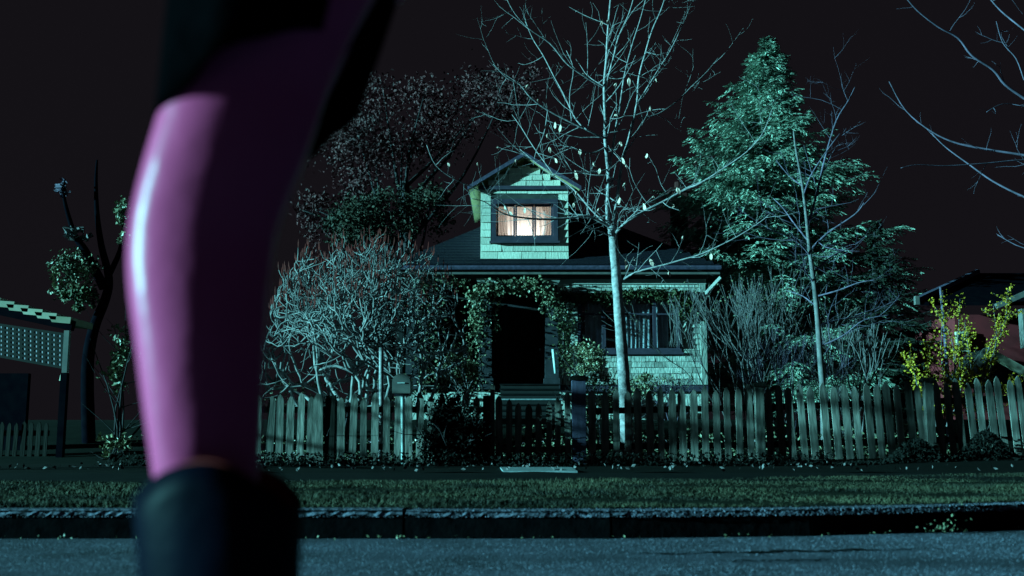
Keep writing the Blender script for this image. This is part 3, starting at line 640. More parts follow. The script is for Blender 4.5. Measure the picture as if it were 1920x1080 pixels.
L2 = [([(1515,425),(1533,356),(1548,293),(1568,227),(1590,190),(1603,163)],2.6,.7,0,.5),([(1522,466),(1552,437),(1603,402),(1620,380)],2.4,.8,0,-.4),([(1516,452),(1490,420),(1468,390),(1450,372)],2.0,.6,0,.6),
 ([(1507,365),(1520,330),(1545,290),(1575,250)],1.6,.6,0,-.5),([(1524,512),(1560,480),(1600,462),(1625,440)],2.0,.6,0,.5),([(1526,530),(1505,505),(1480,490)],1.6,.6,0,-.4),([(1530,556),(1570,545),(1610,530),(1640,525)],1.8,.6,0,-.6),
 ([(1531,575),(1505,555),(1475,545)],1.5,.5,0,.5),([(1534,610),(1580,598),(1630,590),(1680,560)],2.0,.6,0,.7),([(1520,480),(1490,450),(1440,430),(1400,425)],1.8,.6,0,-.5),([(1506,350),(1480,330),(1455,300)],1.4,.5,0,.3),([(1537,650),(1580,630),(1620,600),(1670,590)],1.8,.5,0,-.3)]
limb_tree(t2, [(px_line(pp, T2, d0, d1), a*m2, max(b,.6)*m2) for pp, a, b, d0, d1 in L2], 'bark_violet', rs, .95, .9, 2)
# street tree whose branches reach in at the top right; the trunk stands outside the picture
T3 = 12.0; m3 = MPP(T3)
t3 = thing('bare_tree', (P(2110,600,T3).x, T3, .12), 'bare branches of a street tree reaching in at the top right', 'tree')
bx = P(2110,600,T3).x
MB().tube(smooth_line([(bx+.1,T3,0),(bx,T3,1.2),(bx+.05,T3,2.4),P(2100,330,T3),P(2110,150,T3),P(2090,-100,T3)],4), [.16,.155,.15,.145,.14,.14,.135,.13,.12,.12,.11,.1,.1,.09,.09,.08,.07,.06,.05,.04,.03], 10).build('trunk', 'bark_twig', t3, True)
L3 = [([(2105,330),(1990,230),(1920,184),(1884,158),(1862,131),(1822,104),(1796,71),(1760,51),(1720,20),(1690,-15)],5.5,1.2,0,-.6),([(2105,335),(1990,305),(1920,291),(1862,282),(1796,269),(1747,247),(1698,207),(1667,153)],5,.9,0,.3),
 ([(2103,430),(1990,395),(1920,369),(1862,340),(1818,309),(1773,276),(1747,250)],4.5,.9,0,.6),([(1990,305),(1920,300),(1850,306),(1773,311),(1720,309),(1689,315)],2.2,.7,0,-.4),([(2100,180),(2000,120),(1920,56),(1876,20),(1850,-10)],4,1.2,0,.5),
 ([(1920,150),(1905,110),(1880,80),(1868,40)],1.6,.6,0,.3),([(2000,225),(1920,200),(1880,195),(1850,210)],1.6,.5,0,-.5),([(2090,480),(1990,470),(1920,465),(1870,440)],2,.6,0,.3)]
limb_tree(t3, [(px_line(pp, T3, d0, d1), a*m3*.62, max(b*.7,.6)*m3) for pp, a, b, d0, d1 in L3], 'bark_violet', rs, .45, .45, 1)
# bare tree added out of view so its branches shadow the pickets
added_tree4 = thing('bare_tree', (-11.6, 11.2, .12), 'bare tree added out of view at the left to shadow the fence', 'tree'); rs4 = random.Random(77)
MB().tube([(-11.6,11.2,0),(-11.6,11.25,1.2),(-11.55,11.2,2.2),(-11.5,11.2,4.6)], [.16,.14,.12,.05], 10).build('trunk', 'bark_twig', added_tree4, True)
lim4 = []
for k in range(24):
    z = 1.5+.11*k; az = rs4.random()*6.283; d = Vector((math.cos(az), math.sin(az), 0)); b = Vector((-11.57,11.2,z)); L = rs4.uniform(1.3,2.8)
    lim4.append((smooth_line([b, b+d*L*.4+Vector((0,0,.1)), b+d*L*.75+Vector((0,0,.22)), b+d*L+Vector((0,0,.5))], 4), .045, .012))
limb_tree(added_tree4, lim4, 'bark_twig', rs4, .6, .8, 1)
added_tree5 = thing('bare_tree', (-12.6, 10.0, .12), 'second bare tree added out of view at the left to shadow the pickets', 'tree')  # another unseen tree, added to shadow the right part of the fence
MB().tube([(-12.6,10,0),(-12.6,10.05,1.4),(-12.55,10,2.6),(-12.5,10,5.6)], [.17,.15,.12,.05], 10).build('trunk', 'bark_twig', added_tree5, True)
lim5 = []
for k in range(18):
    z = 2.3+.16*k; az = rs4.random()*6.283; d = Vector((math.cos(az), math.sin(az), 0)); b = Vector((-12.57,10.0,z)); L = rs4.uniform(1.2,2.4)
    lim5.append((smooth_line([b, b+d*L*.4+Vector((0,0,.05)), b+d*L*.75+Vector((0,0,.15)), b+d*L+Vector((0,0,.35))], 4), .05, .014))
limb_tree(added_tree5, lim5, 'bark_twig', rs4, .7, .8, 1)
# ------------------------------------------------------------------ contorted bare bush, twiggy shrubs
def grow(mb, p, d, L, r, depth, rs, spread, up, wig, tips, inside=None, ratio=(.66,.9), forks=(2,2,3)):
    pts = [Vector(p)]; d = Vector(d).normalized(); n = 4
    for i in range(n):
        d = (d+Vector((rs.gauss(0,wig),rs.gauss(0,wig),rs.gauss(0,wig)+up))).normalized()
        q = pts[-1]+d*L/n
        if inside and not inside(q): d = (d*.3+Vector((rs.gauss(0,.3),rs.gauss(0,.3),.5))).normalized(); q = pts[-1]+d*L/n*.6
        pts.append(q)
    mb.tube(pts, [r*(1-.30*i/n) for i in range(n+1)], 6 if r > .012 else 4, False)
    if depth == 0 or (inside and not inside(pts[-1])): tips.append((pts[-1], d)); return
    for k in range(rs.choice(forks)):
        e = d.orthogonal(); e.rotate(Matrix.Rotation(rs.random()*6.283, 3, d))
        grow(mb, pts[-1], d*math.cos(spread)+e*math.sin(spread)*rs.uniform(.6,1.35), L*rs.uniform(*ratio), r*rs.uniform(.68,.82), depth-1, rs, spread, up, wig, tips, inside, ratio, forks)
def bush_env(px0, px1, py0, pyb, Y, ry):
    a, b = P(px0,pyb,Y), P(px1,py0,Y); cx, hx, zb, h = (a.x+b.x)/2, (b.x-a.x)/2, a.z, b.z-a.z
    def f(q):
        u = (q.x-cx)/hx; w_ = (q.y-Y)/ry; return u*u+w_*w_+max(0,(q.z-zb)/h)**3 < 1.0
    return f
rs = random.Random(44); BY = 17.6
bb = thing('bare_bush', P(655,850,BY), 'large contorted bare bush with pale twisting stems and red bud tips', 'bush')
env = bush_env(486, 884, 418, 820, BY, 1.6)
mb = MB(); tips = []
for k, (px, dx, dz) in enumerate([(600,-.9,.45),(612,-.55,.8),(630,-.25,.9),(640,.05,1),(650,.35,.9),(655,.7,.7),(665,1.0,.42),(640,-.75,.35),(625,.9,.55),(780,.1,1),(775,-.4,.9),(790,.5,.8),(560,-.5,.7),(700,.2,1),(720,.6,.8),(690,-.2,1),(670,.0,1.1)]):
    p = P(px, 765+rs.uniform(-8,15), BY+rs.uniform(-.6,.5)); grow(mb, p, (dx, rs.uniform(-.5,.3), dz), .70, .038, 5, rs, .56, .05, .22, tips, env, (.78,.98), (2,2,3))
mb.build('stems', 'bark_bare', bb, True)
mb = MB()
for p, d in tips:
    if p.z > Z(600, BY): mb.tube([p, p+d*.04+Vector((0,0,.03)), p+d*.05+Vector((0,0,.10))], [.006,.012,.003], 4)
mb.build('bud_tips', 'bud_red', bb, kind='stuff')
mb = MB()
for k in range(5): mb.tube([P(600+12*k,880,BY-.2+.1*k), P(604+11*k,815,BY-.2+.1*k), P(600+14*k,768,BY-.2+.1*k)], [.06,.05,.04], 7)
mb.build('base_stems', 'bark_dark', bb, True)
mb = MB(); leaves(mb, blob_pts(P(640,745,BY+.3), (1.9,.7,.38), 1500, rs, 14, .1), .06, rs); mb.build('undergrowth', 'ivy', bb)
def twig_shrub(label, pxs, pyb, pyt, Y, n, spread, mat_, lf, seed, r=.016, depth=4, lmat='ivy', wid=1., ln=.42):
    rs = random.Random(seed); cx = sum(pxs)/2; o = thing('twig_shrub', P(cx, pyb, Y), label, 'shrub'); mb = MB(); tips = []
    for k in range(n):
        t = (k+.5)/n*2-1; p = P(cx+t*(pxs[1]-pxs[0])*.16, pyb, Y+rs.uniform(-.3,.3))
        grow(mb, p, (t*wid*.75, rs.uniform(-.3,.3), 1), ln*(P(cx,pyt,Y).z-p.z)/1.7, r, depth, rs, spread, .06, .06, tips, None, (.7,.9))
    mb.build('stems', mat_, o, True)
    if lf:
        lb = MB(); leaves(lb, [p+Vector((rs.gauss(0,.03),rs.gauss(0,.03),rs.gauss(0,.03))) for p, d in tips for _ in range(lf)], .05, rs); lb.build('leaves', lmat, o)
    return o
twig_shrub('grey-green twiggy shrub at the cottage corner with sparse leaves', (1335,1445), 835, 540, 20.5, 8, .27, 'bark_twig', 1, 51, depth=4, ln=.52)
twig_shrub('taller bare shrub right of the cottage, third of the twiggy shrubs', (1410,1500), 835, 535, 21.5, 8, .26, 'bark_twig', 1, 52, depth=4, ln=.52)
twig_shrub('low violet-grey bare shrub just left of the slender tree', (1430,1530), 825, 625, 18.9, 9, .30, 'bark_violet', 0, 53, .012, 4, ln=.48)
twig_shrub('fan of straight pale bare stems right of the slender tree', (1560,1640), 830, 615, 18.6, 13, .12, 'bark_twig', 0, 54, .018, 3, wid=.6, ln=.55)
twig_shrub('dark dense shrub against the cottage wall left of its corner', (1225,1300), 800, 690, 23, 5, .35, 'bark_violet', 2, 55, .012)
# yellow-flowering shrubs
def forsythia(label, stems, Y, seed, n=190):
    rs = random.Random(seed); o = thing('flowering_shrub', P(stems[0][0][0], 840, Y), label, 'shrub'); mb = MB(); fl = MB()
    for pp in stems:
        pts = px_line(pp, Y, rs.uniform(-.3,.3), rs.uniform(-.5,.5)); m = len(pts)-1; mb.tube(pts, [.014-.010*i/m for i in range(m+1)], 5)
        dots = []
        for _ in range(n):
            t = rs.uniform(.12,1)*m; i = min(int(t), m-1); q = pts[i].lerp(pts[i+1], t-i); dots.append(q+Vector((rs.gauss(0,.055),rs.gauss(0,.055),rs.gauss(0,.055))))
        leaves(fl, dots, .046, rs, .8)
        for _ in range(10):
            i = rs.randrange(2, m); d = Vector((rs.gauss(0,.7),rs.gauss(0,.5),rs.uniform(.3,1))).normalized(); L = rs.uniform(.15,.4)
            mb.tube([pts[i], pts[i]+d*L], [.006,.003], 4); leaves(fl, [pts[i]+d*L*rs.random()+Vector((rs.gauss(0,.02),rs.gauss(0,.02),rs.gauss(0,.02))) for _ in range(26)], .045, rs, .8)
    mb.build('stems', 'bark_twig', o, True); fl.build('flowers', 'flower_yellow', o, kind='stuff'); return o
forsythia('yellow-flowering shrub left of the blue-grey stake behind the right fence', [[(1760,800),(1772,740),(1765,660),(1768,545)],[(1775,800),(1790,700),(1796,640),(1800,560)],[(1755,800),(1742,720),(1738,680),(1743,640)],[(1745,800),(1722,730),(1712,690),(1702,672)],[(1770,800),(1788,720),(1785,640),(1752,580)],[(1775,800),(1800,740),(1800,690),(1810,600)]], 18.4, 61)
forsythia('taller thin yellow-flowering shrub at the right edge before the gabled porch', [[(1830,810),(1850,700),(1868,640),(1862,570)],[(1840,810),(1860,680),(1885,600),(1890,540)],[(1835,810),(1842,720),(1855,650),(1900,585)],[(1835,810),(1825,720),(1815,650),(1810,610)],[(1850,810),(1880,740),(1895,725),(1905,715)],[(1825,810),(1812,740),(1802,715),(1790,700)]], 19.4, 62, 160)
a = P(1780,860,18.6); b = P(1763,538,18.6); MB().tube([a,P(1777,720,18.6),P(1771,620,18.6),b], [.045,.042,.036,.02], 8).build('garden_stake', 'bark_violet', None, True, label='blue-grey upright stake among the yellow flowers at right', cat='stake')
# ------------------------------------------------------------------ leafy bushes, ivy, ground cover
def leaf_bush(name, label, c, r, n, size, m, seed, clumps=16, stem='bark_dark', base=None, cat='bush', shell=.45):
    rs = random.Random(seed); o = thing(name, base or (c.x, c.y, yz(c.y)), label, cat); c = Vector(c)
    mb = MB(); leaves(mb, blob_pts(c, r, n, rs, clumps, shell), size, rs); mb.build('leaves', m, o)
    mb = MB(); b = Vector(o.location)
    for k in range(7): twig(mb, b+Vector((rs.gauss(0,.04),rs.gauss(0,.04),-.05)), (rs.gauss(0,r[0]*.6), rs.gauss(0,r[1]*.6), max(.3,c.z-b.z)), (c.z-b.z)+r[2]*.7, .02, rs, 1)
    mb.build('stems', stem, o, True); return o
leaf_bush('leafy_bush', 'bright-leaved bush behind the dark shrub left of the gate', P(862,692,18.4), (.36,.34,.46), 1700, .062, 'leaf_gloss', 71, 30)
leaf_bush('leafy_bush', 'round clipped bush under the left end of the front window', P(1096,676,20.4), (.46,.42,.40), 2000, .060, 'leaf_gloss', 72, 34)
leaf_bush('leafy_bush', 'tangled bush under the front window right of the tree trunk', P(1195,725,22.6), (.55,.4,.30), 800, .07, 'ivy', 73, 20)
leaf_bush('leafy_bush', 'low leafy bush right of the gate post behind the pickets', P(1120,742,18.0), (.5,.3,.42), 1500, .06, 'ivy', 74, 20)
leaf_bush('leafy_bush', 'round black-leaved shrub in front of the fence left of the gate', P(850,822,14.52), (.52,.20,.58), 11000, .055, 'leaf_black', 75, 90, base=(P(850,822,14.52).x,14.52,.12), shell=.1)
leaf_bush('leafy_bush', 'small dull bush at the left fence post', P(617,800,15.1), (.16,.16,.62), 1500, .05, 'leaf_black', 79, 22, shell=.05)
rs = random.Random(81)
iv = thing('climbing_ivy', P(905,720,HY), 'ivy climbing the porch column and arching over the entrance', 'ivy')
pts = []
arch_ = [(902,640),(898,600),(895,570),(900,548),(920,538),(945,530),(975,528),(1005,530),(1025,540),(1034,556),(1040,585)]
for i in range(len(arch_)-1):
    for _ in range(190):
        t = rs.random(); a, b = arch_[i], arch_[i+1]; sd = 9 if i < 3 else 11
        pts.append(P(a[0]+(b[0]-a[0])*t+rs.gauss(0,sd), a[1]+(b[1]-a[1])*t+rs.gauss(0,sd)*(.6 if i > 2 else 1)+ (abs(rs.gauss(0,8)) if i > 3 else 0), 24.72+rs.gauss(0,.10)))
for _ in range(420): pts.append(P(rs.gauss(892,13), rs.uniform(540,735), 24.75+rs.gauss(0,.1)))
for _ in range(70): pts.append(P(rs.gauss(931,5), rs.uniform(560,622), 24.8+rs.gauss(0,.06)))
mb = MB(); leaves(mb, pts, .075, rs, .8); mb.build('leaves', 'ivy', iv)
mb = MB(); mb.tube(px_line([(905,735),(900,660),(897,600),(905,548),(945,531),(1005,531),(1036,560)],24.78,0,0), .02, 6); mb.build('stem', 'bark_dark', iv, True)
iv2 = thing('climbing_ivy', P(1180,555,HY), 'green ivy band creeping along the wall above the front window', 'ivy')
pts = []
for _ in range(2300):
    x = rs.uniform(1052,1300); y0 = 555+5*math.sin(x*.03); pts.append(P(x, y0+rs.gauss(0,5.5), 24.93-abs(rs.gauss(0,.03))))
for _ in range(500): pts.append(P(rs.gauss(1285,10), rs.uniform(545,600), 24.93-abs(rs.gauss(0,.03))))
for _ in range(420): pts.append(P(rs.gauss(1062,12), rs.uniform(545,690), 24.93-abs(rs.gauss(0,.03))))
mb = MB(); leaves(mb, pts, .065, rs, .8); mb.build('leaves', 'ivy_green', iv2)
mb = MB(); mb.tube(px_line([(1055,720),(1058,600),(1070,550),(1150,546),(1250,550),(1290,556),(1288,600)],24.95,0,0), .012, 5)
for k in range(9): x = 1255+rs.uniform(0,20); mb.tube(px_line([(x,560),(x+rs.uniform(-4,6),600),(x+rs.uniform(-6,6),650)],24.9,0,0), .008, 4)
mb.build('stem', 'bark_twig', iv2, True)
iv3 = thing('climbing_ivy', P(820,720,HY), 'pale ivy tufts along the left porch beam above the bare bush', 'ivy')
pts = [P(rs.uniform(780,880), 526+rs.gauss(0,5)+abs(rs.gauss(0,6)), 24.75+rs.gauss(0,.06)) for _ in range(260)] + [P(rs.gauss(800,18), rs.uniform(530,740), 24.8+rs.gauss(0,.1)) for _ in range(500)]
mb = MB(); leaves(mb, pts, .08, rs, .8); mb.build('leaves', 'ivy', iv3)
mb = MB(); mb.tube(px_line([(800,740),(798,620),(800,540),(840,527),(880,527)],24.8,0,0), .018, 5); mb.build('stem', 'bark_dark', iv3, True)
def cover(name, label, fn, n, size, m, seed):
    rs = random.Random(seed); mb = MB(); leaves(mb, [fn(rs) for _ in range(n)], size, rs, .6); return mb.build(name, m, None, label=label, cat='plants', kind='stuff')
def gc1(rs):
    px = rs.uniform(1690,1990) if rs.random() < .75 else rs.uniform(1560,1700); y = rs.uniform(13.2,14.72); h = .42*sstep((px-1560)/220)*(.6+.4*math.sin(px*.045)); q = P(px, 860, y); return (q.x, y, .15+h*rs.random()**.7)
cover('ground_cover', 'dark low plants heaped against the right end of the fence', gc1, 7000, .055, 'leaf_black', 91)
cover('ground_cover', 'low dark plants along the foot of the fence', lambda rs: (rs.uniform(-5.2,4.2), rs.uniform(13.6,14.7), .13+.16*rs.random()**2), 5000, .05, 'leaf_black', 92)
cover('garden_plants', 'mixed low plants in the garden bed behind the fence', lambda rs: (lambda x, y: (x, y, yz(y)+.45*rs.random()**1.6*(.5+.5*math.sin(x*5+y))))(rs.uniform(-5,7), rs.uniform(15.2,18.5)), 9000, .06, 'ivy', 93)
cover('white_blooms', 'scattered white flowers in the bed behind the fence', lambda rs: (lambda x, y: (x, y, yz(y)+.05+.3*rs.random()))(rs.choice([-3.1,-2.6,-1.9,-1.6,.1,.5,1.9,2.6,3.2,3.7,4.3])+rs.gauss(0,.14), rs.uniform(15.2,16.2)), 420, .06, 'flower_white', 94)
# ------------------------------------------------------------------ conifers
def conifer(label, cpx, top, bot, Y, prof, seed, n, m, dens=1., blade=.13):
    rs = random.Random(seed); b, t = P(cpx, bot, Y), P(cpx, top, Y); b.z = yz(Y); H = t.z-b.z
    o = thing('conifer', b, label, 'tree'); ax = lambda z: b.lerp(t, (z-b.z)/H)
    MB().tube([b, b.lerp(t,.3)+Vector((.04,0,0)), b.lerp(t,.7), t], [.20,.15,.07,.015], 9).build('trunk', 'bark_dark', o, True)
    br = MB(); nd = MB()
    for k in range(n):
        f = (k+rs.random())/n; f = f**.85; z = b.z+H*(.07+.93*f); az = rs.random()*6.283; L = np.interp(f, [q[0] for q in prof], [q[1+(math.cos(az) > 0)] for q in prof])*rs.choice((.55,.75,.9,1.0,1.15))*(1+.18*math.sin(7*f+3*az))
        d = Vector((math.cos(az), math.sin(az), 0)); sd = Vector((-d.y, d.x, 0)); p = ax(z).copy(); pts = [p]; m_ = max(5, int(L/.16))
        for i in range(m_):
            s = (i+1)/m_; pts.append(ax(z)+d*L*s+sd*rs.gauss(0,.015)+Vector((0,0, L*(.10*s-.42*s*s+.30*s**4))))
        br.tube(pts, [.02*(1-.85*i/m_)+.003 for i in range(m_+1)], 4, False)
        for i in range(1, m_+1):
            s = i/m_; fr = L*.40*(1-.72*s)+.10
            for sg in (-1, 1):
                for q in range(int(2*dens+rs.random())):
                    u = sg*rs.uniform(.35,1); dr = (d*rs.uniform(.45,1.0)+sd*u+Vector((0,0,rs.uniform(-.50,.08)))).normalized(); l2 = fr*rs.uniform(.5,1.1)
                    p0 = pts[i-1].lerp(pts[i], rs.random()); nb_ = max(2, int(l2/.065))
                    for c in range(nb_):
                        p1 = p0+dr*l2*c/nb_+Vector((0,0,-.10*(c/nb_)**2*l2)); 
                        for g in (-1, 1):
                            e = (dr+sd*g*rs.uniform(.2,.75)*(1 if abs(dr.dot(sd))<.7 else .5)+d*g*.3+Vector((0,0,rs.uniform(-.45,.12)))).normalized()*blade*rs.uniform(.55,1.1)
                            wv = e.cross(Vector((rs.gauss(0,.5),rs.gauss(0,.5),1))).normalized()*.0105*rs.uniform(.7,1.5); bi = len(nd.v)
                            nd.v += [tuple(p1-wv), tuple(p1+wv), tuple(p1+e*.6+wv*1.1), tuple(p1+e), tuple(p1+e*.6-wv*1.1)]; nd.f.append((bi,bi+1,bi+2,bi+3,bi+4))
    br.build('branches', 'bark_dark', o); nd.build('needles', m, o); return o
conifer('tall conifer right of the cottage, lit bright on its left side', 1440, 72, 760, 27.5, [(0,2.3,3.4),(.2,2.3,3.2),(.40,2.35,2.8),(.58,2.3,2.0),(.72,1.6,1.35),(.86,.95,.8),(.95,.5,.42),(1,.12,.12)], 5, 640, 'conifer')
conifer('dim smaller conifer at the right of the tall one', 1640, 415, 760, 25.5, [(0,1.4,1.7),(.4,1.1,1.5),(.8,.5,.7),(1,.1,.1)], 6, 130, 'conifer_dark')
# ------------------------------------------------------------------ dark trees behind and on the left
def dark_tree(label, base_px, Y, blobs, m, seed, n, size, limbs=9):
    rs = random.Random(seed); b = P(base_px, 600, Y); b.z = yz(Y); o = thing('leafy_tree', b, label, 'tree'); mb = MB()
    for (px, py, rx, rz, k) in blobs:
        mpp = MPP(Y); leaves(mb, blob_pts(P(px,py,Y+rs.uniform(-1,1)), (rx*mpp, rx*mpp*.7, rz*mpp), int(n*k), rs, int(10+26*k), .25), size, rs, .6)
    mb.build('leaves', m, o); mb = MB(); c = P(blobs[0][0], blobs[0][1], Y)
    mb.tube(smooth_line([b-Vector((0,0,.2)), b.lerp(c,.4)+Vector((.15,0,0)), b.lerp(c,.8)],4), [.28,.26,.25,.23,.22,.2,.18,.16,.14], 8)
    for k in range(limbs):
        px, py, rx, rz, _ = rs.choice(blobs); e = P(px+rs.uniform(-.8,.8)*rx, py+rs.uniform(-.8,.7)*rz, Y+rs.uniform(-1,1)); s = b.lerp(c, rs.uniform(.35,.8))
        mb.tube(smooth_line([s, s.lerp(e,.5)+Vector((rs.gauss(0,.2),0,-.2)), e],4), [.08,.075,.07,.06,.05,.04,.03,.02,.012], 5)
    mb.build('trunk', 'bark_dark', o, True); return o
dark_tree('big dim russet-leaved tree rising behind the cottage at left', 760, 36, [(760,230,175,120,1.0),(660,300,100,110,.6),(880,200,120,90,.5),(620,400,75,70,.4),(960,170,70,70,.2)], 'leaf_brown', 101, 3600, .13, 16)
dark_tree('dim olive evergreen between the russet tree and the cottage roof', 720, 32, [(720,400,110,60,1.0),(800,390,60,60,.5),(660,420,60,45,.4)], 'leaf_olive', 102, 3800, .12, 6)
vt = thing('leafy_tree', P(205,850,18.5), 'dark crooked tree with ivy tufts behind the lattice shelter', 'tree')
mb = MB(); mb.tube(px_line([(168,860),(164,700),(175,620),(198,560),(204,520),(190,460),(182,400),(180,340),(182,300)],18.5,0,0), [.12-.0032*i for i in range(33)], 9); mb.tube(px_line([(196,540),(160,470),(140,440),(120,370),(122,335)],18.5,0,-.3), [.09-.005*i for i in range(17)], 7)
mb.tube(px_line([(202,520),(225,470),(232,420),(238,380)],18.5,0,.2), [.06-.004*i for i in range(13)], 6); mb.build('trunk', 'roof_black', vt, True)
rs = random.Random(120)
for (px, py, rx, rz, n, sz, m) in ((135,520,45,55,900,.075,'ivy'),(160,560,30,35,500,.075,'ivy_green'),(228,400,20,26,420,.08,'ivy'),(236,450,12,16,170,.08,'leaf_gloss'),(118,352,12,18,60,.13,'bark_violet'),(142,440,18,14,50,.15,'bark_twig'),(150,500,35,60,400,.07,'ivy')):
    mb = MB(); leaves(mb, blob_pts(P(px,py,18.3), (rx*MPP(18.3),.35,rz*MPP(18.3)), n, rs, 12, .2), sz, rs, .7); mb.build('leaves', m, vt)
leaf_bush('leafy_bush', 'straggly dim bush beside the pink leg at left', P(232,670,17.2), (.30,.3,.62), 380, .11, 'ivy', 76, 14)
leaf_bush('leafy_bush', 'low scraggy plants at the foot of the left fence', P(210,835,16.2), (.38,.3,.2), 130, .10, 'leaf_gloss', 77, 9)
# ------------------------------------------------------------------ the person close to the camera
LY = .96
def ell(cx, cy, z, a, b, n=20, ph=0): return [(cx+a*math.cos(2*math.pi*k/n+ph), cy+b*math.sin(2*math.pi*k/n+ph), z) for k in range(n)]
PT = [(60,372,665,.92),(120,345,640,.9),(180,322,612,.88),(250,300,592,.86),(330,275,562,.84),(400,256,532,.80),(450,248,518,.78),(500,246,509,.80),(560,251,505,.86),(650,264,501,.92),(750,276,496,.95),(850,289,490,.97),(950,302,484,1),(1050,314,478,1)]
person = thing('person', (P(380,900,LY).x, LY, 0), 'person close to the camera, bare glossy leg with pink light in its colour, dark skirt and wide boot', 'person')
def leg_rings(dy, dx=0.):
    rr = []; a, b = P(380,1050,LY), None
    zb = P(0,1050,LY).z; xc = (P(314,1050,LY).x+P(478,1050,LY).x)/2
    rr += [ell(xc+.012+dx, LY+dy, .07, .033, .030), ell(xc+.010+dx, LY+dy, .14, .034, .031), ell(xc+.006+dx, LY+dy, .22, .040, .038)]
    for (py, l, r_, k) in reversed(PT):
        z = P(0,py,LY).z; xl_, xr2 = P(l,py,LY).x, P(r_,py,LY).x; aa = (xr2-xl_)/2; rr.append([(p[0]-.30*aa*math.sin(2*math.pi*j/20)**2, p[1], p[2]) for j, p in enumerate(ell((xl_+xr2)/2+dx, LY+dy, z, aa, aa*k))])
    x2 = rr[-1][0][0]; c2 = (P(372,60,LY).x+P(665,60,LY).x)/2+dx
    rr += [ell(c2+.02, LY+dy*1.0+.004, .86, .080, .075), ell(c2+.035, LY+dy*.95+.008, .93, .085, .078), ell(c2+.045, LY+.085+(dy-.085)*.8, .99, .085, .075)]
    return rr, c2
body = MB(); r1, hipx = leg_rings(0); body.loft(r1); r2, _ = leg_rings(.17, -.052); body.loft(r2)
hx, hy = hipx+.04, LY+.085
body.loft([ell(hx+s, hy, z, a, b) for s, z, a, b in ((0,.90,.08,.12),(0,.97,.105,.165),(-.005,1.05,.10,.155),(-.02,1.15,.085,.125),(-.035,1.25,.095,.135),(-.05,1.35,.10,.16),(-.055,1.43,.075,.15),(-.06,1.48,.05,.07),(-.065,1.53,.048,.05),(-.075,1.58,.048,.05))])
hd = Vector((hx-.095, hy, 1.665)); body.loft([ell(hd.x+s, hd.y, hd.z+z, a, b) for s, z, a, b in ((-.02,-.115,.035,.03),(-.015,-.09,.065,.05),(-.005,-.05,.085,.066),(0,0,.095,.075),(.004,.05,.094,.076),(.004,.085,.072,.06),(.004,.108,.03,.028))])
body.loft([ell(hd.x-.098+s, hd.y, hd.z+z, a, b, 10) for s, z, a, b in ((.012,.02,.008,.008),(.0,-.01,.014,.011),(-.008,-.032,.016,.016),(.006,-.042,.012,.012))])      # nose
for s in (-1, 1):
    body.tube([(hd.x-.078,hd.y+s*.012,hd.z-.068),(hd.x-.085,hd.y,hd.z-.066)], [.008,.01], 8)                                                                              # lips
    body.tube([(hd.x+.005,hd.y+s*.072,hd.z-.03),(hd.x+.012,hd.y+s*.085,hd.z+.0),(hd.x+.005,hd.y+s*.08,hd.z+.028)], [.012,.014,.012], 8)                                   # ears
    sh = Vector((hx-.05, hy+s*.175, 1.41)); el = sh+Vector((.05, s*.03, -.28)); wr = el+Vector((-.20, -s*.06, .13))
    body.tube([sh+Vector((0,-s*.05,.01)), sh, sh.lerp(el,.5), el, el.lerp(wr,.35), wr], [.055,.052,.045,.038,.040,.026], 12)
    dd = (wr-el).normalized(); up = Vector((0,0,1)); sdv = dd.cross(up).normalized(); pm = wr+dd*.05
    body.tube([wr, wr+dd*.03, pm, wr+dd*.085], [.026,.032,.036,.030], 10)
    for k, (o_, L_) in enumerate(((-.030,.062),(-.010,.074),(.010,.070),(.029,.055))):
        q = wr+dd*.08+sdv*o_; body.tube([q-dd*.02, q+dd*L_*.4, q+dd*L_*.75-up*.012, q+dd*L_*.9-up*.035], [.0105,.010,.009,.008], 8)
    q = wr+dd*.03-sdv*.030*s; body.tube([q, q-sdv*s*.02+dd*.03, q-sdv*s*.022+dd*.062-up*.008], [.012,.011,.009], 8)
bo = body.build('body', 'skin_pink_light', person, True)
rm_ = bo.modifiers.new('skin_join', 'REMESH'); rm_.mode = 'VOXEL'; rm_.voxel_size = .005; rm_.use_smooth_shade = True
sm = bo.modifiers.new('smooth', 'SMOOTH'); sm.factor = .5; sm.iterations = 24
for s in (-1, 1):                                                                                       # eyes
    MB().loft([ell(hd.x-.080, hd.y+s*.031, hd.z+.002+z, a, a, 8) for z, a in ((-.010,.004),(-.005,.010),(0,.012),(.005,.010),(.010,.004))]).build('eye', 'wood_black', person, True)
# skirt, jacket, hair
n = 40; sk = []
for t in np.linspace(0,1,12):
    z = 1.09-(1.09-.722)*t; a = .128-.040*t; b = .185-.012*t; fl_ = .006*t
    sk.append([(hx-.064*t**.7+(a+fl_*math.cos(8*q))*math.cos(q), hy+(b+fl_*math.cos(8*q))*math.sin(q), z+(.055*math.cos(q)+.028)*t*t) for q in [2*math.pi*k/n for k in range(n)]])
MB().loft(sk, True, False).build('skirt', 'cloth_black', person, True).modifiers.new('thick', 'SOLIDIFY').thickness = .006
jk = [ell(hx+s, hy, z, a, b, 24) for s, z, a, b in ((0,1.0,.125,.185),(-.005,1.08,.12,.175),(-.02,1.16,.108,.15),(-.035,1.26,.118,.16),(-.05,1.36,.122,.185),(-.055,1.44,.09,.17),(-.06,1.485,.062,.085))]
jm = MB().loft(jk, True, False)
for s in (-1, 1):
    sh = Vector((hx-.05, hy+s*.175, 1.41)); el = sh+Vector((.05, s*.03, -.28)); wr = el+Vector((-.20, -s*.06, .13))
    jm.tube([sh+Vector((0,-s*.08,.01)), sh, sh.lerp(el,.5), el, el.lerp(wr,.35), el.lerp(wr,.92)], [.07,.068,.060,.052,.052,.038], 14)
jm.build('jacket', 'cloth_black', person, True)
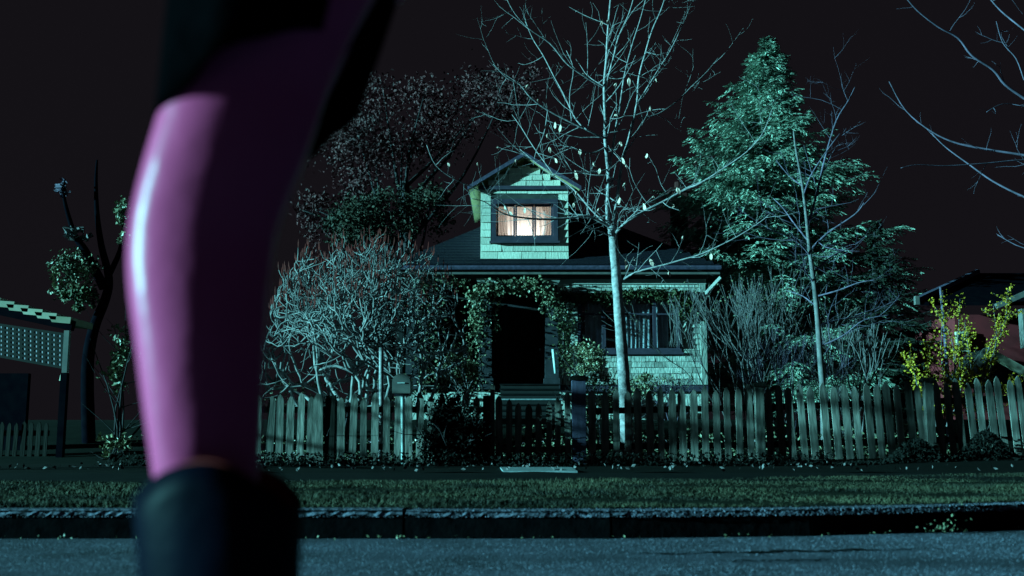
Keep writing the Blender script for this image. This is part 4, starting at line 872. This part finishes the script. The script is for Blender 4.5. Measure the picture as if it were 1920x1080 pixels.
hm = MB(); hm.loft([ell(hd.x+s, hd.y, hd.z+z, a, b, 20) for s, z, a, b in ((.045,-.32,.05,.09),(.045,-.2,.058,.095),(.045,-.1,.066,.095),(.036,0,.085,.092),(.022,.07,.088,.088),(.012,.11,.06,.06),(.008,.128,.02,.02))]); hm.build('hair', 'hair', person, True)
# boots
def boot(dx, dy):
    xl_, xr2 = P(252,1000,LY).x+dx, P(566,1000,LY).x+dx; cx, a = (xl_+xr2)/2, (xr2-xl_)/2; cy = LY+dy; n = 48; rings = []; ins = []
    def rim(q):
        c = math.cos(q); s = math.sin(q)                      # c<0 is the front, s<0 the side nearest the camera
        return .362+.040*(1-c*c) + (.008*c*c if c < 0 else 0) + (.030*max(0,s)*max(0,-c) + .002*math.sin(3*q))
    for t in np.linspace(0,1,12):
        row = []
        for k in range(n):
            q = 2*math.pi*k/n; zt = rim(q); z = .12+(zt-.12)*t
            f = 1.0-.30*(1-t)**1.5; wr_ = 1+.02*math.sin(6*t+2*q)
            row.append((cx+.012*(1-t)+a*f*wr_*math.cos(q), cy+a*.80*f*wr_*math.sin(q), z))
        rings.append(row)
    ft = []
    o = MB().loft(rings, True, False).build('boot', 'boot_leather', person, True)
    o.modifiers.new('thick', 'SOLIDIFY').thickness = .004
    for t in np.linspace(.45,1,7):
        ins.append([(cx+.012*(1-t)+(a*(1-.30*(1-t)**1.5)-.0075)*math.cos(2*math.pi*k/n), cy+(a*.80*(1-.30*(1-t)**1.5)-.0075)*math.sin(2*math.pi*k/n), .12+(rim(2*math.pi*k/n)-.12)*t+(.002 if t==1 else 0)) for k in range(n)])
    MB().loft(ins, True, False).build('lining', 'boot_lining', o, True)
    f = MB(); fr_ = []
    for x, zc, hz, wy in ((cx+.062,.10,.055,.036),(cx+.02,.115,.06,.042),(cx-.03,.095,.060,.043),(cx-.08,.060,.045,.048),(cx-.13,.040,.032,.046),(cx-.165,.032,.020,.030)):
        fr_.append([(x, cy+wy*math.cos(2*math.pi*k/20), zc+hz*math.sin(2*math.pi*k/20)) for k in range(20)])
    f.loft(fr_).build('foot', 'boot_leather', o, True)
    MB().hexa([(cx+.03,cy-.026,.0),(cx+.066,cy-.026,.0),(cx+.066,cy+.026,.0),(cx+.03,cy+.026,.0),(cx+.015,cy-.034,.075),(cx+.075,cy-.034,.075),(cx+.075,cy+.034,.075),(cx+.015,cy+.034,.075)]).build('heel', 'cloth_black', o)
    MB().box((cx-.155,cy-.036,0),(cx-.05,cy+.036,.014)).build('sole', 'cloth_black', o)
boot(0, 0); boot(-.052, .17)
